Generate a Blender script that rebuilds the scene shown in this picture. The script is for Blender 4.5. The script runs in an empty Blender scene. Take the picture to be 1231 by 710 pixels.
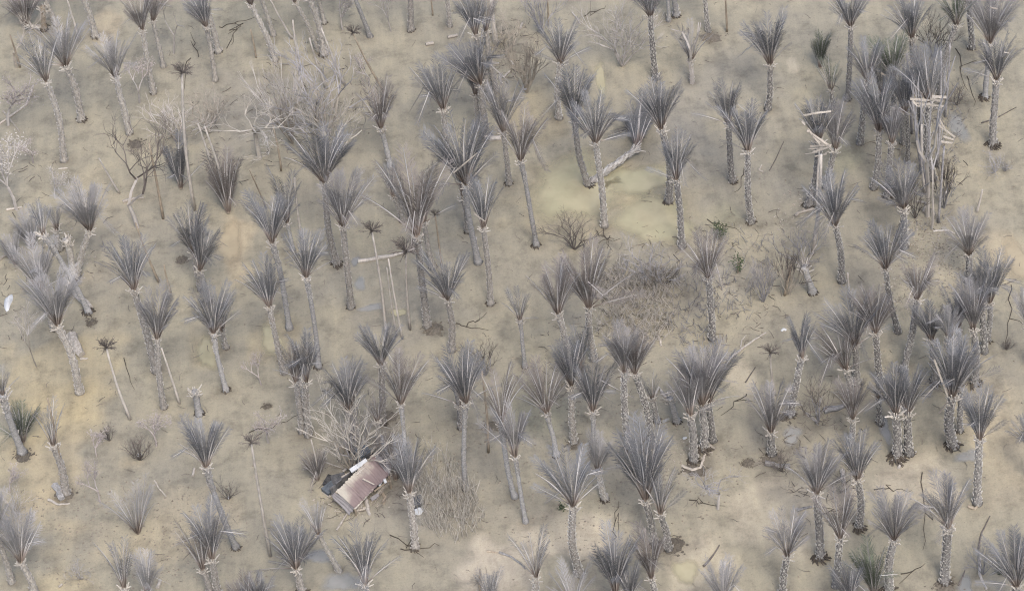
import bpy, math, random
import numpy as np
from mathutils import Vector, Matrix, noise as mnoise

S = bpy.context.scene
COL = S.collection
R = math.radians

# ------------------------------------------------------------------ camera
PW, PH = 1231.0, 710.0                      # the photograph's size: catalogue positions are read in it
F = 3650.0                                  # focal length in those pixels
PITCH, ROLL = R(44.0), R(6.8)
DIST = F / 16.0
c_f = Vector((0, math.cos(PITCH), -math.sin(PITCH)))
r0 = Vector((1, 0, 0)); u0 = r0.cross(c_f)
c_r = math.cos(ROLL) * r0 - math.sin(ROLL) * u0
c_u = math.sin(ROLL) * r0 + math.cos(ROLL) * u0
CAM = -c_f * DIST
cam_d = bpy.data.cameras.new('camera')
cam_d.sensor_width = 36.0
cam_d.lens = 36.0 * F / PW
cam_d.clip_start = 1.0
cam_d.clip_end = 6000.0
cam = bpy.data.objects.new('camera', cam_d)
COL.objects.link(cam)
cam.matrix_world = Matrix(((c_r.x, c_u.x, -c_f.x, CAM.x), (c_r.y, c_u.y, -c_f.y, CAM.y),
                           (c_r.z, c_u.z, -c_f.z, CAM.z), (0, 0, 0, 1)))
S.camera = cam

# ------------------------------------------------------------------ sky, sun, exposure
SUN_EL, SUN_AZ = R(57), R(166)              # sun high behind the viewer, thin cloud
w = bpy.data.worlds.new('World'); S.world = w; w.use_nodes = True
nt = w.node_tree
bg = nt.nodes['Background']
sky = nt.nodes.new('ShaderNodeTexSky'); sky.sky_type = 'NISHITA'; sky.sun_disc = False
sky.sun_elevation = SUN_EL; sky.sun_rotation = SUN_AZ
sky.dust_density = 4.0; sky.air_density = 1.0; sky.ozone_density = 1.0
nt.links.new(sky.outputs[0], bg.inputs[0]); bg.inputs[1].default_value = 0.15
sd = bpy.data.lights.new('sun', 'SUN'); sd.energy = 1.1; sd.angle = R(16); sd.color = (1.0, 0.95, 0.88)
sun = bpy.data.objects.new('sun', sd); COL.objects.link(sun)
sv = Vector((math.sin(SUN_AZ) * math.cos(SUN_EL), math.cos(SUN_AZ) * math.cos(SUN_EL), math.sin(SUN_EL)))
sun.rotation_euler = sv.to_track_quat('Z', 'Y').to_euler()
S.cycles.use_denoising = True
S.cycles.denoising_prefilter = 'NONE'
S.cycles.use_adaptive_sampling = False
S.cycles.diffuse_bounces = 2
S.cycles.filter_width = 1.1
S.view_settings.view_transform = 'Standard'
S.view_settings.look = 'None'
S.view_settings.gamma = 1.0
S.view_settings.use_curve_mapping = False
S.view_settings.exposure = 0.78

# ------------------------------------------------------------------ where a point of the photograph lies in the place
def ray(px, py):
    return (c_f * F + c_r * (px - PW / 2) + c_u * (PH / 2 - py)).normalized()

def G(px, py, z=0.0):
    d = ray(px, py); t = (z - CAM.z) / d.z
    return CAM + d * t

def H(base, px, py, back=0.0):              # the point over the plot that stands upright through base (facing south)
    d = ray(px, py)
    t = (base.y + back - CAM.y) / d.y
    return CAM + d * t

# ------------------------------------------------------------------ the lie of the land
def ell(px, py, rx, ry):                    # an oval of mud or water, from its place to metres
    c = G(px, py); a = G(px + rx, py) - c; b = G(px, py + ry) - c
    return c, max(a.length, .2), max(b.length, .2)

PONDS = [ell(*p) for p in ((690, 228, 46, 46), (775, 214, 36, 20), (788, 264, 46, 28), (722, 95, 9, 20),
                           (479, 375, 12, 7), (824, 686, 18, 22), (1226, 314, 20, 34), (326, 408, 18, 24), (249, 424, 16, 26))]

def land(x, y):
    h = 0.16 * mnoise.noise(Vector((x * .09, y * .09, 3.1))) + 0.09 * mnoise.noise(Vector((x * .31, y * .31, 7.7)))
    h += 0.035 * mnoise.noise(Vector((x * 1.1, y * 1.1, 1.7)))
    k = 0.0
    for c, a, b in PONDS:
        q = ((x - c.x) / (a * 1.25)) ** 2 + ((y - c.y) / (b * 1.25)) ** 2
        if q < 1: k = max(k, min(1.0, (1 - q) * 2))
    return h * (1 - k) - .05 * k

def on_land(px, py, dz=0.0):
    p = G(px, py)
    return Vector((p.x, p.y, land(p.x, p.y) + dz))

# ------------------------------------------------------------------ materials
def mat(name):
    m = bpy.data.materials.new(name); m.use_nodes = True
    n = m.node_tree.nodes; b = n['Principled BSDF']
    b.inputs['Specular IOR Level'].default_value = 0.2
    return m, m.node_tree, b

def ramp(t, stops):
    r = t.nodes.new('ShaderNodeValToRGB')
    e = r.color_ramp.elements
    while len(e) < len(stops): e.new(0.5)
    for k, (p, c) in enumerate(stops):
        e[k].position = p; e[k].color = (*c, 1)
    return r

def noise_tex(t, scale, detail=4, rough=.6, coord='Object', stretch=None):
    tc = t.nodes.new('ShaderNodeTexCoord'); nz = t.nodes.new('ShaderNodeTexNoise')
    nz.inputs['Scale'].default_value = scale; nz.inputs['Detail'].default_value = detail; nz.inputs['Roughness'].default_value = rough
    src = tc.outputs[coord]
    if stretch:
        mp = t.nodes.new('ShaderNodeMapping'); mp.inputs['Scale'].default_value = stretch
        t.links.new(src, mp.inputs[0]); src = mp.outputs[0]
    t.links.new(src, nz.inputs['Vector'])
    return nz

def simple(name, c1, c2, scale=6.0, rough=.9, var=.35, stretch=None, hue=0.0):
    """two-tone weathered surface; each object a little lighter or darker than the next"""
    m, t, b = mat(name)
    nz = noise_tex(t, scale, 5, .65, 'Object', stretch)
    rp = ramp(t, [(.35, c1), (.68, c2)]); t.links.new(nz.outputs[0], rp.inputs[0])
    oi = t.nodes.new('ShaderNodeObjectInfo')
    mr = t.nodes.new('ShaderNodeMapRange'); mr.inputs[3].default_value = 1 - var; mr.inputs[4].default_value = 1 + var
    t.links.new(oi.outputs['Random'], mr.inputs[0])
    hs = t.nodes.new('ShaderNodeHueSaturation')
    t.links.new(mr.outputs[0], hs.inputs['Value']); t.links.new(rp.outputs[0], hs.inputs['Color'])
    t.links.new(hs.outputs[0], b.inputs['Base Color'])
    b.inputs['Roughness'].default_value = rough
    return m

M = {}
M['leaflet'] = simple('dry_leaflet', (.105, .109, .117), (.205, .209, .218), 3.0, .85, .36)
M['leaflet_green'] = simple('green_grey_leaflet', (.07, .085, .065), (.15, .17, .13), 3.0, .8, .3)
M['leaflet_brown'] = simple('brown_grey_leaflet', (.128, .116, .11), (.235, .216, .203), 3.0, .85, .35)
M['leaflet_dusty'] = simple('dusty_leaflet', (.15, .148, .15), (.27, .262, .262), 3.0, .85, .3)
M['leaflet_pale'] = simple('pale_dusty_leaflet', (.22, .22, .225), (.36, .35, .345), 3.0, .85, .25)
# leaf stalk: rusty brown at the foot, bleached further out
m, t, b = mat('leaf_stalk')
tc = t.nodes.new('ShaderNodeTexCoord'); sp = t.nodes.new('ShaderNodeSeparateXYZ'); t.links.new(tc.outputs['Object'], sp.inputs[0])
rp = ramp(t, [(0.0, (.30, .26, .21)), (.06, (.12, .095, .08)), (.2, (.20, .17, .15)), (.42, (.40, .385, .375)), (1.0, (.25, .247, .252))])
t.links.new(sp.outputs[2], rp.inputs[0])
oi = t.nodes.new('ShaderNodeObjectInfo'); mr = t.nodes.new('ShaderNodeMapRange'); mr.inputs[3].default_value = .6; mr.inputs[4].default_value = 1.45
t.links.new(oi.outputs['Random'], mr.inputs[0]); hs = t.nodes.new('ShaderNodeHueSaturation')
t.links.new(mr.outputs[0], hs.inputs['Value']); t.links.new(rp.outputs[0], hs.inputs['Color']); t.links.new(hs.outputs[0], b.inputs['Base Color'])
b.inputs['Roughness'].default_value = .8
M['stalk'] = m
M['trunk_dark'] = simple('dark_fibrous_trunk', (.115, .11, .106), (.29, .28, .27), 9.0, .95, .2, (1, 1, .4))
M['trunk_grey'] = simple('grey_ringed_trunk', (.19, .187, .185), (.385, .38, .376), 5.0, .9, .2, (1, 1, 2.2))
M['trunk_mid'] = simple('worn_trunk', (.18, .167, .152), (.38, .36, .335), 8.0, .92, .12, (1, 1, .5))
M['trunk_pale'] = simple('bleached_trunk', (.24, .225, .20), (.50, .47, .43), 7.0, .92, .12, (1, 1, .5))
M['stub'] = simple('bleached_leaf_stub', (.25, .24, .225), (.52, .50, .475), 5.0, .9, .2)
M['stub_bright'] = simple('bright_leaf_stub', (.32, .31, .29), (.58, .565, .535), 5.0, .9, .15)
M['wet_clod'] = simple('wet_clod', (.085, .075, .062), (.16, .142, .116), 8.0, .85, .2)
M['butt'] = simple('pale_leaf_butt', (.36, .335, .30), (.62, .585, .535), 7.0, .85, .15)
M['root'] = simple('wet_root_mass', (.045, .038, .032), (.11, .095, .078), 10.0, .8, .2)
M['pole'] = simple('bleached_stem', (.32, .295, .265), (.52, .485, .44), 6.0, .85, .2, (1, 1, .3))
M['pole_brown'] = simple('brown_stem', (.20, .165, .125), (.36, .31, .245), 6.0, .85, .2, (1, 1, .3))
M['twig_dark'] = simple('dark_twig', (.08, .07, .065), (.17, .15, .135), 5.0, .9, .2)
M['twig_tan'] = simple('tan_twig', (.20, .178, .15), (.39, .355, .305), 5.0, .9, .2)
M['twig_pale'] = simple('pale_twig', (.28, .26, .243), (.47, .445, .42), 5.0, .9, .15)
M['reed'] = simple('dry_reed', (.33, .305, .265), (.58, .545, .49), 5.0, .9, .2)
M['clod'] = simple('mud_clod', (.17, .15, .12), (.27, .24, .195), 5.0, .95, .2)
M['twig_grey'] = simple('grey_twig', (.19, .185, .19), (.36, .35, .355), 5.0, .9, .2)
M['twig_pink'] = simple('pinkish_dry_leaf', (.29, .255, .242), (.46, .42, .405), 5.0, .9, .15)
M['wood'] = simple('bleached_timber', (.25, .225, .192), (.50, .458, .405), 4.0, .8, .22, (1, 1, 6))
M['green'] = simple('green_leaf', (.035, .058, .028), (.08, .112, .052), 4.0, .6, .3)
M['white'] = simple('white_sheet', (.42, .44, .46), (.62, .63, .64), 2.0, .6, .05)
M['blue'] = simple('blue_grey_plastic', (.085, .10, .12), (.19, .215, .24), 3.0, .5, .3)
M['scrap'] = simple('dark_scrap', (.05, .052, .056), (.15, .15, .155), 3.0, .7, .4)
M['tin_grey'] = simple('grey_tin', (.17, .165, .172), (.27, .255, .258), 1.6, .6, .1)
m, t, b = mat('rusty_tin')
nz = noise_tex(t, .55, 5, .55, 'Object')
tc = t.nodes.new('ShaderNodeTexCoord'); dp = t.nodes.new('ShaderNodeVectorMath'); dp.operation = 'DOT_PRODUCT'; dp.inputs[1].default_value = (-.16, .07, .07)
t.links.new(tc.outputs['Object'], dp.inputs[0]); sm = t.nodes.new('ShaderNodeMath'); sm.operation = 'ADD'
t.links.new(nz.outputs[0], sm.inputs[0]); t.links.new(dp.outputs['Value'], sm.inputs[1])
rp = ramp(t, [(.34, (.16, .125, .125)), (.52, (.215, .17, .165)), (.60, (.30, .265, .235)), (.72, (.39, .365, .315))])
t.links.new(sm.outputs[0], rp.inputs[0]); t.links.new(rp.outputs[0], b.inputs['Base Color']); b.inputs['Roughness'].default_value = .75
M['tin_rust'] = m

# muddy ground: silt colours come with the mesh (dried silt patches, darker ovals), the grain from noise
m, t, b = mat('flood_mud')
vc = t.nodes.new('ShaderNodeVertexColor'); vc.layer_name = 'silt'
n1 = noise_tex(t, .55, 8, .68, 'Object'); n2 = noise_tex(t, 7.0, 6, .75, 'Object'); n3 = noise_tex(t, .09, 5, .6, 'Object')
r1 = ramp(t, [(.33, (.70, .70, .71)), (.5, (1, 1, 1)), (.70, (1.13, 1.12, 1.09))]); t.links.new(n1.outputs[0], r1.inputs[0])
r2 = ramp(t, [(.30, (.74, .73, .72)), (.45, (.98, .98, .98)), (.75, (1.09, 1.09, 1.09))]); t.links.new(n2.outputs[0], r2.inputs[0])
r3 = ramp(t, [(.35, (.88, .89, .92)), (.65, (1.08, 1.07, 1.02))]); t.links.new(n3.outputs[0], r3.inputs[0])
prev = vc.outputs[0]
n5 = noise_tex(t, 30.0, 3, .7, 'Object'); r5 = ramp(t, [(.32, (.87, .86, .85)), (.5, (1, 1, 1)), (.7, (1.07, 1.07, 1.06))]); t.links.new(n5.outputs[0], r5.inputs[0])
n6 = noise_tex(t, .5, 5, .6, 'Object', (2.6, .35, 1)); r6 = ramp(t, [(.35, (.90, .90, .91)), (.55, (1, 1, 1)), (.7, (1.08, 1.07, 1.05))]); t.links.new(n6.outputs[0], r6.inputs[0])
for rr in (r1, r2, r3, r5, r6):
    mx = t.nodes.new('ShaderNodeMix'); mx.data_type = 'RGBA'; mx.blend_type = 'MULTIPLY'; mx.inputs[0].default_value = 1
    mx.clamp_result = False
    t.links.new(prev, mx.inputs[6]); t.links.new(rr.outputs[0], mx.inputs[7]); prev = mx.outputs[2]
t.links.new(prev, b.inputs['Base Color'])
bp = t.nodes.new('ShaderNodeBump'); bp.inputs['Strength'].default_value = .5; bp.inputs['Distance'].default_value = .16
n4 = noise_tex(t, 2.6, 10, .75, 'Object'); t.links.new(n4.outputs[0], bp.inputs['Height']); t.links.new(bp.outputs[0], b.inputs['Normal'])
b.inputs['Roughness'].default_value = .85
M['mud'] = m

def water(name, c1, c2, amax=.72):
    m, t, b = mat(name)
    nz = noise_tex(t, .35, 4, .6, 'Object'); rp = ramp(t, [(.4, c1), (.62, c2)])
    t.links.new(nz.outputs[0], rp.inputs[0]); t.links.new(rp.outputs[0], b.inputs['Base Color'])
    b.inputs['Roughness'].default_value = .18; b.inputs['Specular IOR Level'].default_value = .35
    vc = t.nodes.new('ShaderNodeVertexColor'); vc.layer_name = 'depth'
    nz2 = noise_tex(t, .5, 4, .55, 'Object')
    ad = t.nodes.new('ShaderNodeMath'); ad.operation = 'MULTIPLY_ADD'; ad.inputs[1].default_value = .9
    sb = t.nodes.new('ShaderNodeMath'); sb.operation = 'SUBTRACT'; sb.inputs[1].default_value = .55
    t.links.new(nz2.outputs[0], sb.inputs[0]); t.links.new(sb.outputs[0], ad.inputs[0]); t.links.new(vc.outputs[0], ad.inputs[2])
    mr = t.nodes.new('ShaderNodeMapRange'); mr.inputs[1].default_value = .0; mr.inputs[2].default_value = 1.0; mr.inputs[4].default_value = amax
    t.links.new(ad.outputs[0], mr.inputs[0]); t.links.new(mr.outputs[0], b.inputs['Alpha'])
    return m
M['water_yellow'] = water('yellow_silty_water', (.47, .425, .285), (.405, .38, .25), .85)
M['water_tan'] = water('tan_silty_water', (.46, .39, .27), (.43, .37, .26), .8)
M['water_grey'] = water('grey_shallow_water', (.31, .32, .315), (.40, .40, .39), .6)

# ------------------------------------------------------------------ mesh helpers
class MB:
    def __init__(s): s.v = []; s.f = []; s.m = []
    def face(s, pts, mi=0):
        k = len(s.v); s.v.extend(pts); s.f.append(tuple(range(k, k + len(pts)))); s.m.append(mi)
    def tube(s, pts, rad, n=3, mi=0, cap=False, jit=0, rnd=None):
        k0 = len(s.v); prev = None
        for i, p in enumerate(pts):
            d = (pts[min(i + 1, len(pts) - 1)] - pts[max(i - 1, 0)])
            if d.length < 1e-6: d = Vector((0, 0, 1))
            d.normalize()
            a = d.orthogonal().normalized() if prev is None else (prev - d * prev.dot(d))
            if a.length < 1e-4: a = d.orthogonal()
            a.normalize(); prev = a; bb = d.cross(a)
            for j in range(n):
                th = 2 * math.pi * j / n; r = rad[i]
                if jit: r *= 1 + rnd.uniform(-jit, jit)
                s.v.append(p + a * (r * math.cos(th)) + bb * (r * math.sin(th)))
        for i in range(len(pts) - 1):
            for j in range(n):
                j2 = (j + 1) % n
                s.f.append((k0 + i * n + j, k0 + i * n + j2, k0 + (i + 1) * n + j2, k0 + (i + 1) * n + j)); s.m.append(mi)
        if cap:
            s.f.append(tuple(k0 + j for j in range(n - 1, -1, -1))); s.m.append(mi)
            s.f.append(tuple(k0 + (len(pts) - 1) * n + j for j in range(n))); s.m.append(mi)
    def box(s, c, ax, ay, az, mi=0):        # half vectors
        k = len(s.v)
        for sx, sy, sz in ((-1,-1,-1),(1,-1,-1),(1,1,-1),(-1,1,-1),(-1,-1,1),(1,-1,1),(1,1,1),(-1,1,1)):
            s.v.append(c + ax * sx + ay * sy + az * sz)
        for f in ((3,2,1,0),(4,5,6,7),(0,1,5,4),(1,2,6,5),(2,3,7,6),(3,0,4,7)):
            s.f.append(tuple(k + q for q in f)); s.m.append(mi)
    def mesh(s, name, mats, smooth=False):
        me = bpy.data.meshes.new(name)
        me.from_pydata([tuple(p) for p in s.v], [], s.f)
        for mm in mats: me.materials.append(mm)
        if len(mats) > 1: me.polygons.foreach_set('material_index', s.m)
        if smooth: me.polygons.foreach_set('use_smooth', [True] * len(s.f))
        me.update()
        return me

def link(name, me, parent=None, mtx=None):
    o = bpy.data.objects.new(name, me); COL.objects.link(o)
    if parent is not None: o.parent = parent
    if mtx is not None: o.matrix_basis = mtx
    return o

def tag(o, label=None, cat=None, group=None, kind=None):
    if label: o['label'] = label
    if cat: o['category'] = cat
    if group: o['group'] = group
    if kind: o['kind'] = kind
    return o

def paint(o, m):                            # a material of its own on a shared mesh
    for sl in o.material_slots:
        sl.link = 'OBJECT'; sl.material = m
    return o

def aim(d, roll=0.0):
    return d.to_track_quat('Z', 'Y').to_matrix().to_4x4() @ Matrix.Rotation(roll, 4, 'Z')

def V(*a): return Vector(a)

# ------------------------------------------------------------------ setting: ground and standing water
def build_ground():
    x0, x1, y0, y1, st = -56.0, 56.0, -44.0, 46.0, .28
    nx = int((x1 - x0) / st) + 1; ny = int((y1 - y0) / st) + 1
    xs = np.linspace(x0, x1, nx); ys = np.linspace(y0, y1, ny)
    # an outer frame of coarse cells carries the plain on to the horizon
    xs = np.concatenate([[-4000, -900, -250, -110, -75], xs, [75, 110, 250, 900, 4000]])
    ys = np.concatenate([[-900, -300, -170, -90, -60], ys, [60, 90, 170, 400, 1200, 5000]])
    nx, ny = len(xs), len(ys)
    co = np.zeros((ny, nx, 3)); co[:, :, 0] = xs[None, :]; co[:, :, 1] = ys[:, None]
    for j in range(ny):
        for i in range(nx):
            x, y = xs[i], ys[j]
            co[j, i, 2] = land(x, y) if (abs(x) < 80 and -64 < y < 64) else 0.0
    idx = np.arange(nx * ny).reshape(ny, nx)
    q = np.stack([idx[:-1, :-1], idx[:-1, 1:], idx[1:, 1:], idx[1:, :-1]], -1).reshape(-1, 4)
    me = bpy.data.meshes.new('ground')
    me.vertices.add(nx * ny); me.vertices.foreach_set('co', co.ravel())
    me.loops.add(q.size); me.loops.foreach_set('vertex_index', q.ravel().astype(np.int32))
    me.polygons.add(len(q)); me.polygons.foreach_set('loop_start', np.arange(0, q.size, 4, dtype=np.int32))
    me.polygons.foreach_set('use_smooth', np.ones(len(q), dtype=bool))
    me.update(calc_edges=True)
    X, Y = co[:, :, 0], co[:, :, 1]
    base = np.array([.298, .274, .213])
    c = np.ones((ny, nx, 3)) * base
    def wob(i, j, s, o): return mnoise.noise(V(xs[i] * s, ys[j] * s, o))
    W = np.zeros((ny, nx)); W2 = np.zeros((ny, nx))
    for j in range(5, ny - 6):
        for i in range(5, nx - 5):
            W[j, i] = wob(i, j, .16, 11.3); W2[j, i] = wob(i, j, .55, 4.4)
    # dried silt by colour, and DARK ovals that deepen the ground around brush and shed: (px, py, rx, ry, colour, amount)
    SAND = (.42, .355, .25); YEL = (.385, .325, .205); PALE = (.45, .40, .315); DARK = (.215, .198, .167); GREY = (.262, .248, .218); GREEN = (.25, .25, .165)
    for (px, py, rx, ry, k, amt) in (
        (60, 440, 90, 60, YEL, .5), (40, 600, 80, 130, YEL, .35), (120, 300, 70, 120, SAND, .2), (70, 490, 60, 40, YEL, .5), (280, 290, 28, 46, SAND, .85), (130, 30, 26, 22, SAND, .6),
        (70, 590, 60, 60, SAND, .35), (690, 230, 75, 70, YEL, .25), (790, 240, 75, 70, YEL, .2), (953, 76, 12, 15, PALE, .7), (605, 680, 70, 45, PALE, .95), (715, 645, 50, 60, PALE, .95),
        (640, 640, 60, 30, PALE, .4), (830, 690, 60, 40, PALE, .5), (893, 445, 22, 26, PALE, .45), (1060, 410, 22, 40, SAND, .3), (1200, 300, 50, 60, SAND, .5), (1100, 575, 80, 45, PALE, .6),
        (960, 610, 90, 60, PALE, .5), (1180, 480, 60, 90, SAND, .3), (655, 150, 50, 40, YEL, .35), (1200, 560, 50, 60, SAND, .3), (330, 410, 36, 40, YEL, .4), (250, 420, 30, 40, YEL, .4), (210, 640, 120, 60, SAND, .3),
        (775, 345, 70, 50, DARK, .35), (870, 330, 70, 80, GREY, .6), (360, 130, 80, 70, DARK, .4), (610, 50, 50, 30, DARK, .45), (1110, 160, 60, 110, DARK, .22), (1010, 500, 70, 60, DARK, .25), (435, 540, 60, 60, DARK, .6),
        (530, 600, 50, 50, GREY, .35), (690, 440, 90, 60, GREY, .5), (480, 340, 90, 60, GREY, .4), (300, 150, 120, 70, GREY, .4), (640, 490, 50, 70, GREEN, .3), (900, 150, 90, 100, GREY, .35), (820, 130, 60, 60, GREY, .4), (940, 540, 60, 50, DARK, .4),
        (870, 280, 40, 50, GREEN, .35), (1140, 320, 30, 50, PALE, .3), (1010, 190, 40, 25, GREEN, .3), (480, 610, 60, 50, GREY, .3), (760, 520, 90, 60, GREY, .35), (590, 50, 30, 20, YEL, .3)):
        e, a, bb = ell(px, py, rx, ry)
        d = np.sqrt(((X - e.x) / a) ** 2 + ((Y - e.y) / bb) ** 2) + W * .75 + W2 * .5
        s = np.clip((1.0 - d) / .5, 0, 1); s = s * s * (3 - 2 * s) * amt
        c = c * (1 - s[..., None]) + np.array(k) * s[..., None]
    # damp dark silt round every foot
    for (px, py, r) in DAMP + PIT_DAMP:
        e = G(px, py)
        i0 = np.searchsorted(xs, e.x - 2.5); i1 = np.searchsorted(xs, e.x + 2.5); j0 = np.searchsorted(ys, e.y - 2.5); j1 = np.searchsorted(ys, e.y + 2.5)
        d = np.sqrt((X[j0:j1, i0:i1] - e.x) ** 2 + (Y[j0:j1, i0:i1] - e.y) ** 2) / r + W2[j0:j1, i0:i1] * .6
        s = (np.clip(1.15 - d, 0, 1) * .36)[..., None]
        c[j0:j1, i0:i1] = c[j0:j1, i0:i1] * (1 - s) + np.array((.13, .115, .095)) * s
    # ruts left by wheels along the right-hand side
    for off in (0.0, 1.7):
        for k in range(60):
            tt = k / 59; p = G(1212 + 16 * math.sin(tt * 3.0), 330 + tt * 260)
            d = np.hypot(X - p.x - off, Y - p.y)
            s = (np.clip(.35 - d, 0, 1) * .28)[..., None]
            c = c * (1 - s) + np.array((.2, .175, .135)) * s
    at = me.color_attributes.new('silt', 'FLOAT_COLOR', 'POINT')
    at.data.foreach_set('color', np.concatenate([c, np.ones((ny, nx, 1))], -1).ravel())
    me.materials.append(M['mud'])
    tag(link('ground', me), kind='structure')

def build_puddle(px, py, rx, ry, m, seed):
    rnd = random.Random(seed)
    c, a, b = ell(px, py, rx, ry)
    nr, na = 7, 40
    vs, fs, al = [], [], []
    ph = [rnd.uniform(0, 6.28) for _ in range(4)]
    def rr(th): return 1 + .16 * math.sin(2 * th + ph[0]) + .11 * math.sin(3 * th + ph[1]) + .07 * math.sin(5 * th + ph[2]) + .04 * math.sin(9 * th + ph[3])
    z = max(land(c.x + a * .5 * math.cos(q), c.y + b * .5 * math.sin(q)) for q in (0, 1, 2, 3, 4, 5)) + .012
    vs.append((c.x, c.y, z)); al.append(1.0)
    for i in range(1, nr + 1):
        for j in range(na):
            th = 2 * math.pi * j / na; k = i / nr * 1.1 * rr(th)
            vs.append((c.x + a * k * math.cos(th), c.y + b * k * math.sin(th), z)); al.append(min(1, (1 - i / nr) * 2.2))
    for j in range(na): fs.append((0, 1 + j, 1 + (j + 1) % na))
    for i in range(nr - 1):
        for j in range(na):
            q = 1 + i * na; j2 = (j + 1) % na
            fs.append((q + j, q + na + j, q + na + j2, q + j2))
    # lies on the mud, following it
    vs = [(x, y, max(z, land(x, y) + .012)) for x, y, z in vs]
    me = bpy.data.meshes.new('puddle'); me.from_pydata(vs, [], fs)
    at = me.color_attributes.new('depth', 'FLOAT_COLOR', 'POINT')
    at.data.foreach_set('color', np.array([[q, q, q, 1] for q in al]).ravel())
    me.polygons.foreach_set('use_smooth', [True] * len(fs))
    me.materials.append(M[m]); me.update()
    tag(link('puddle', me), kind='structure')

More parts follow.
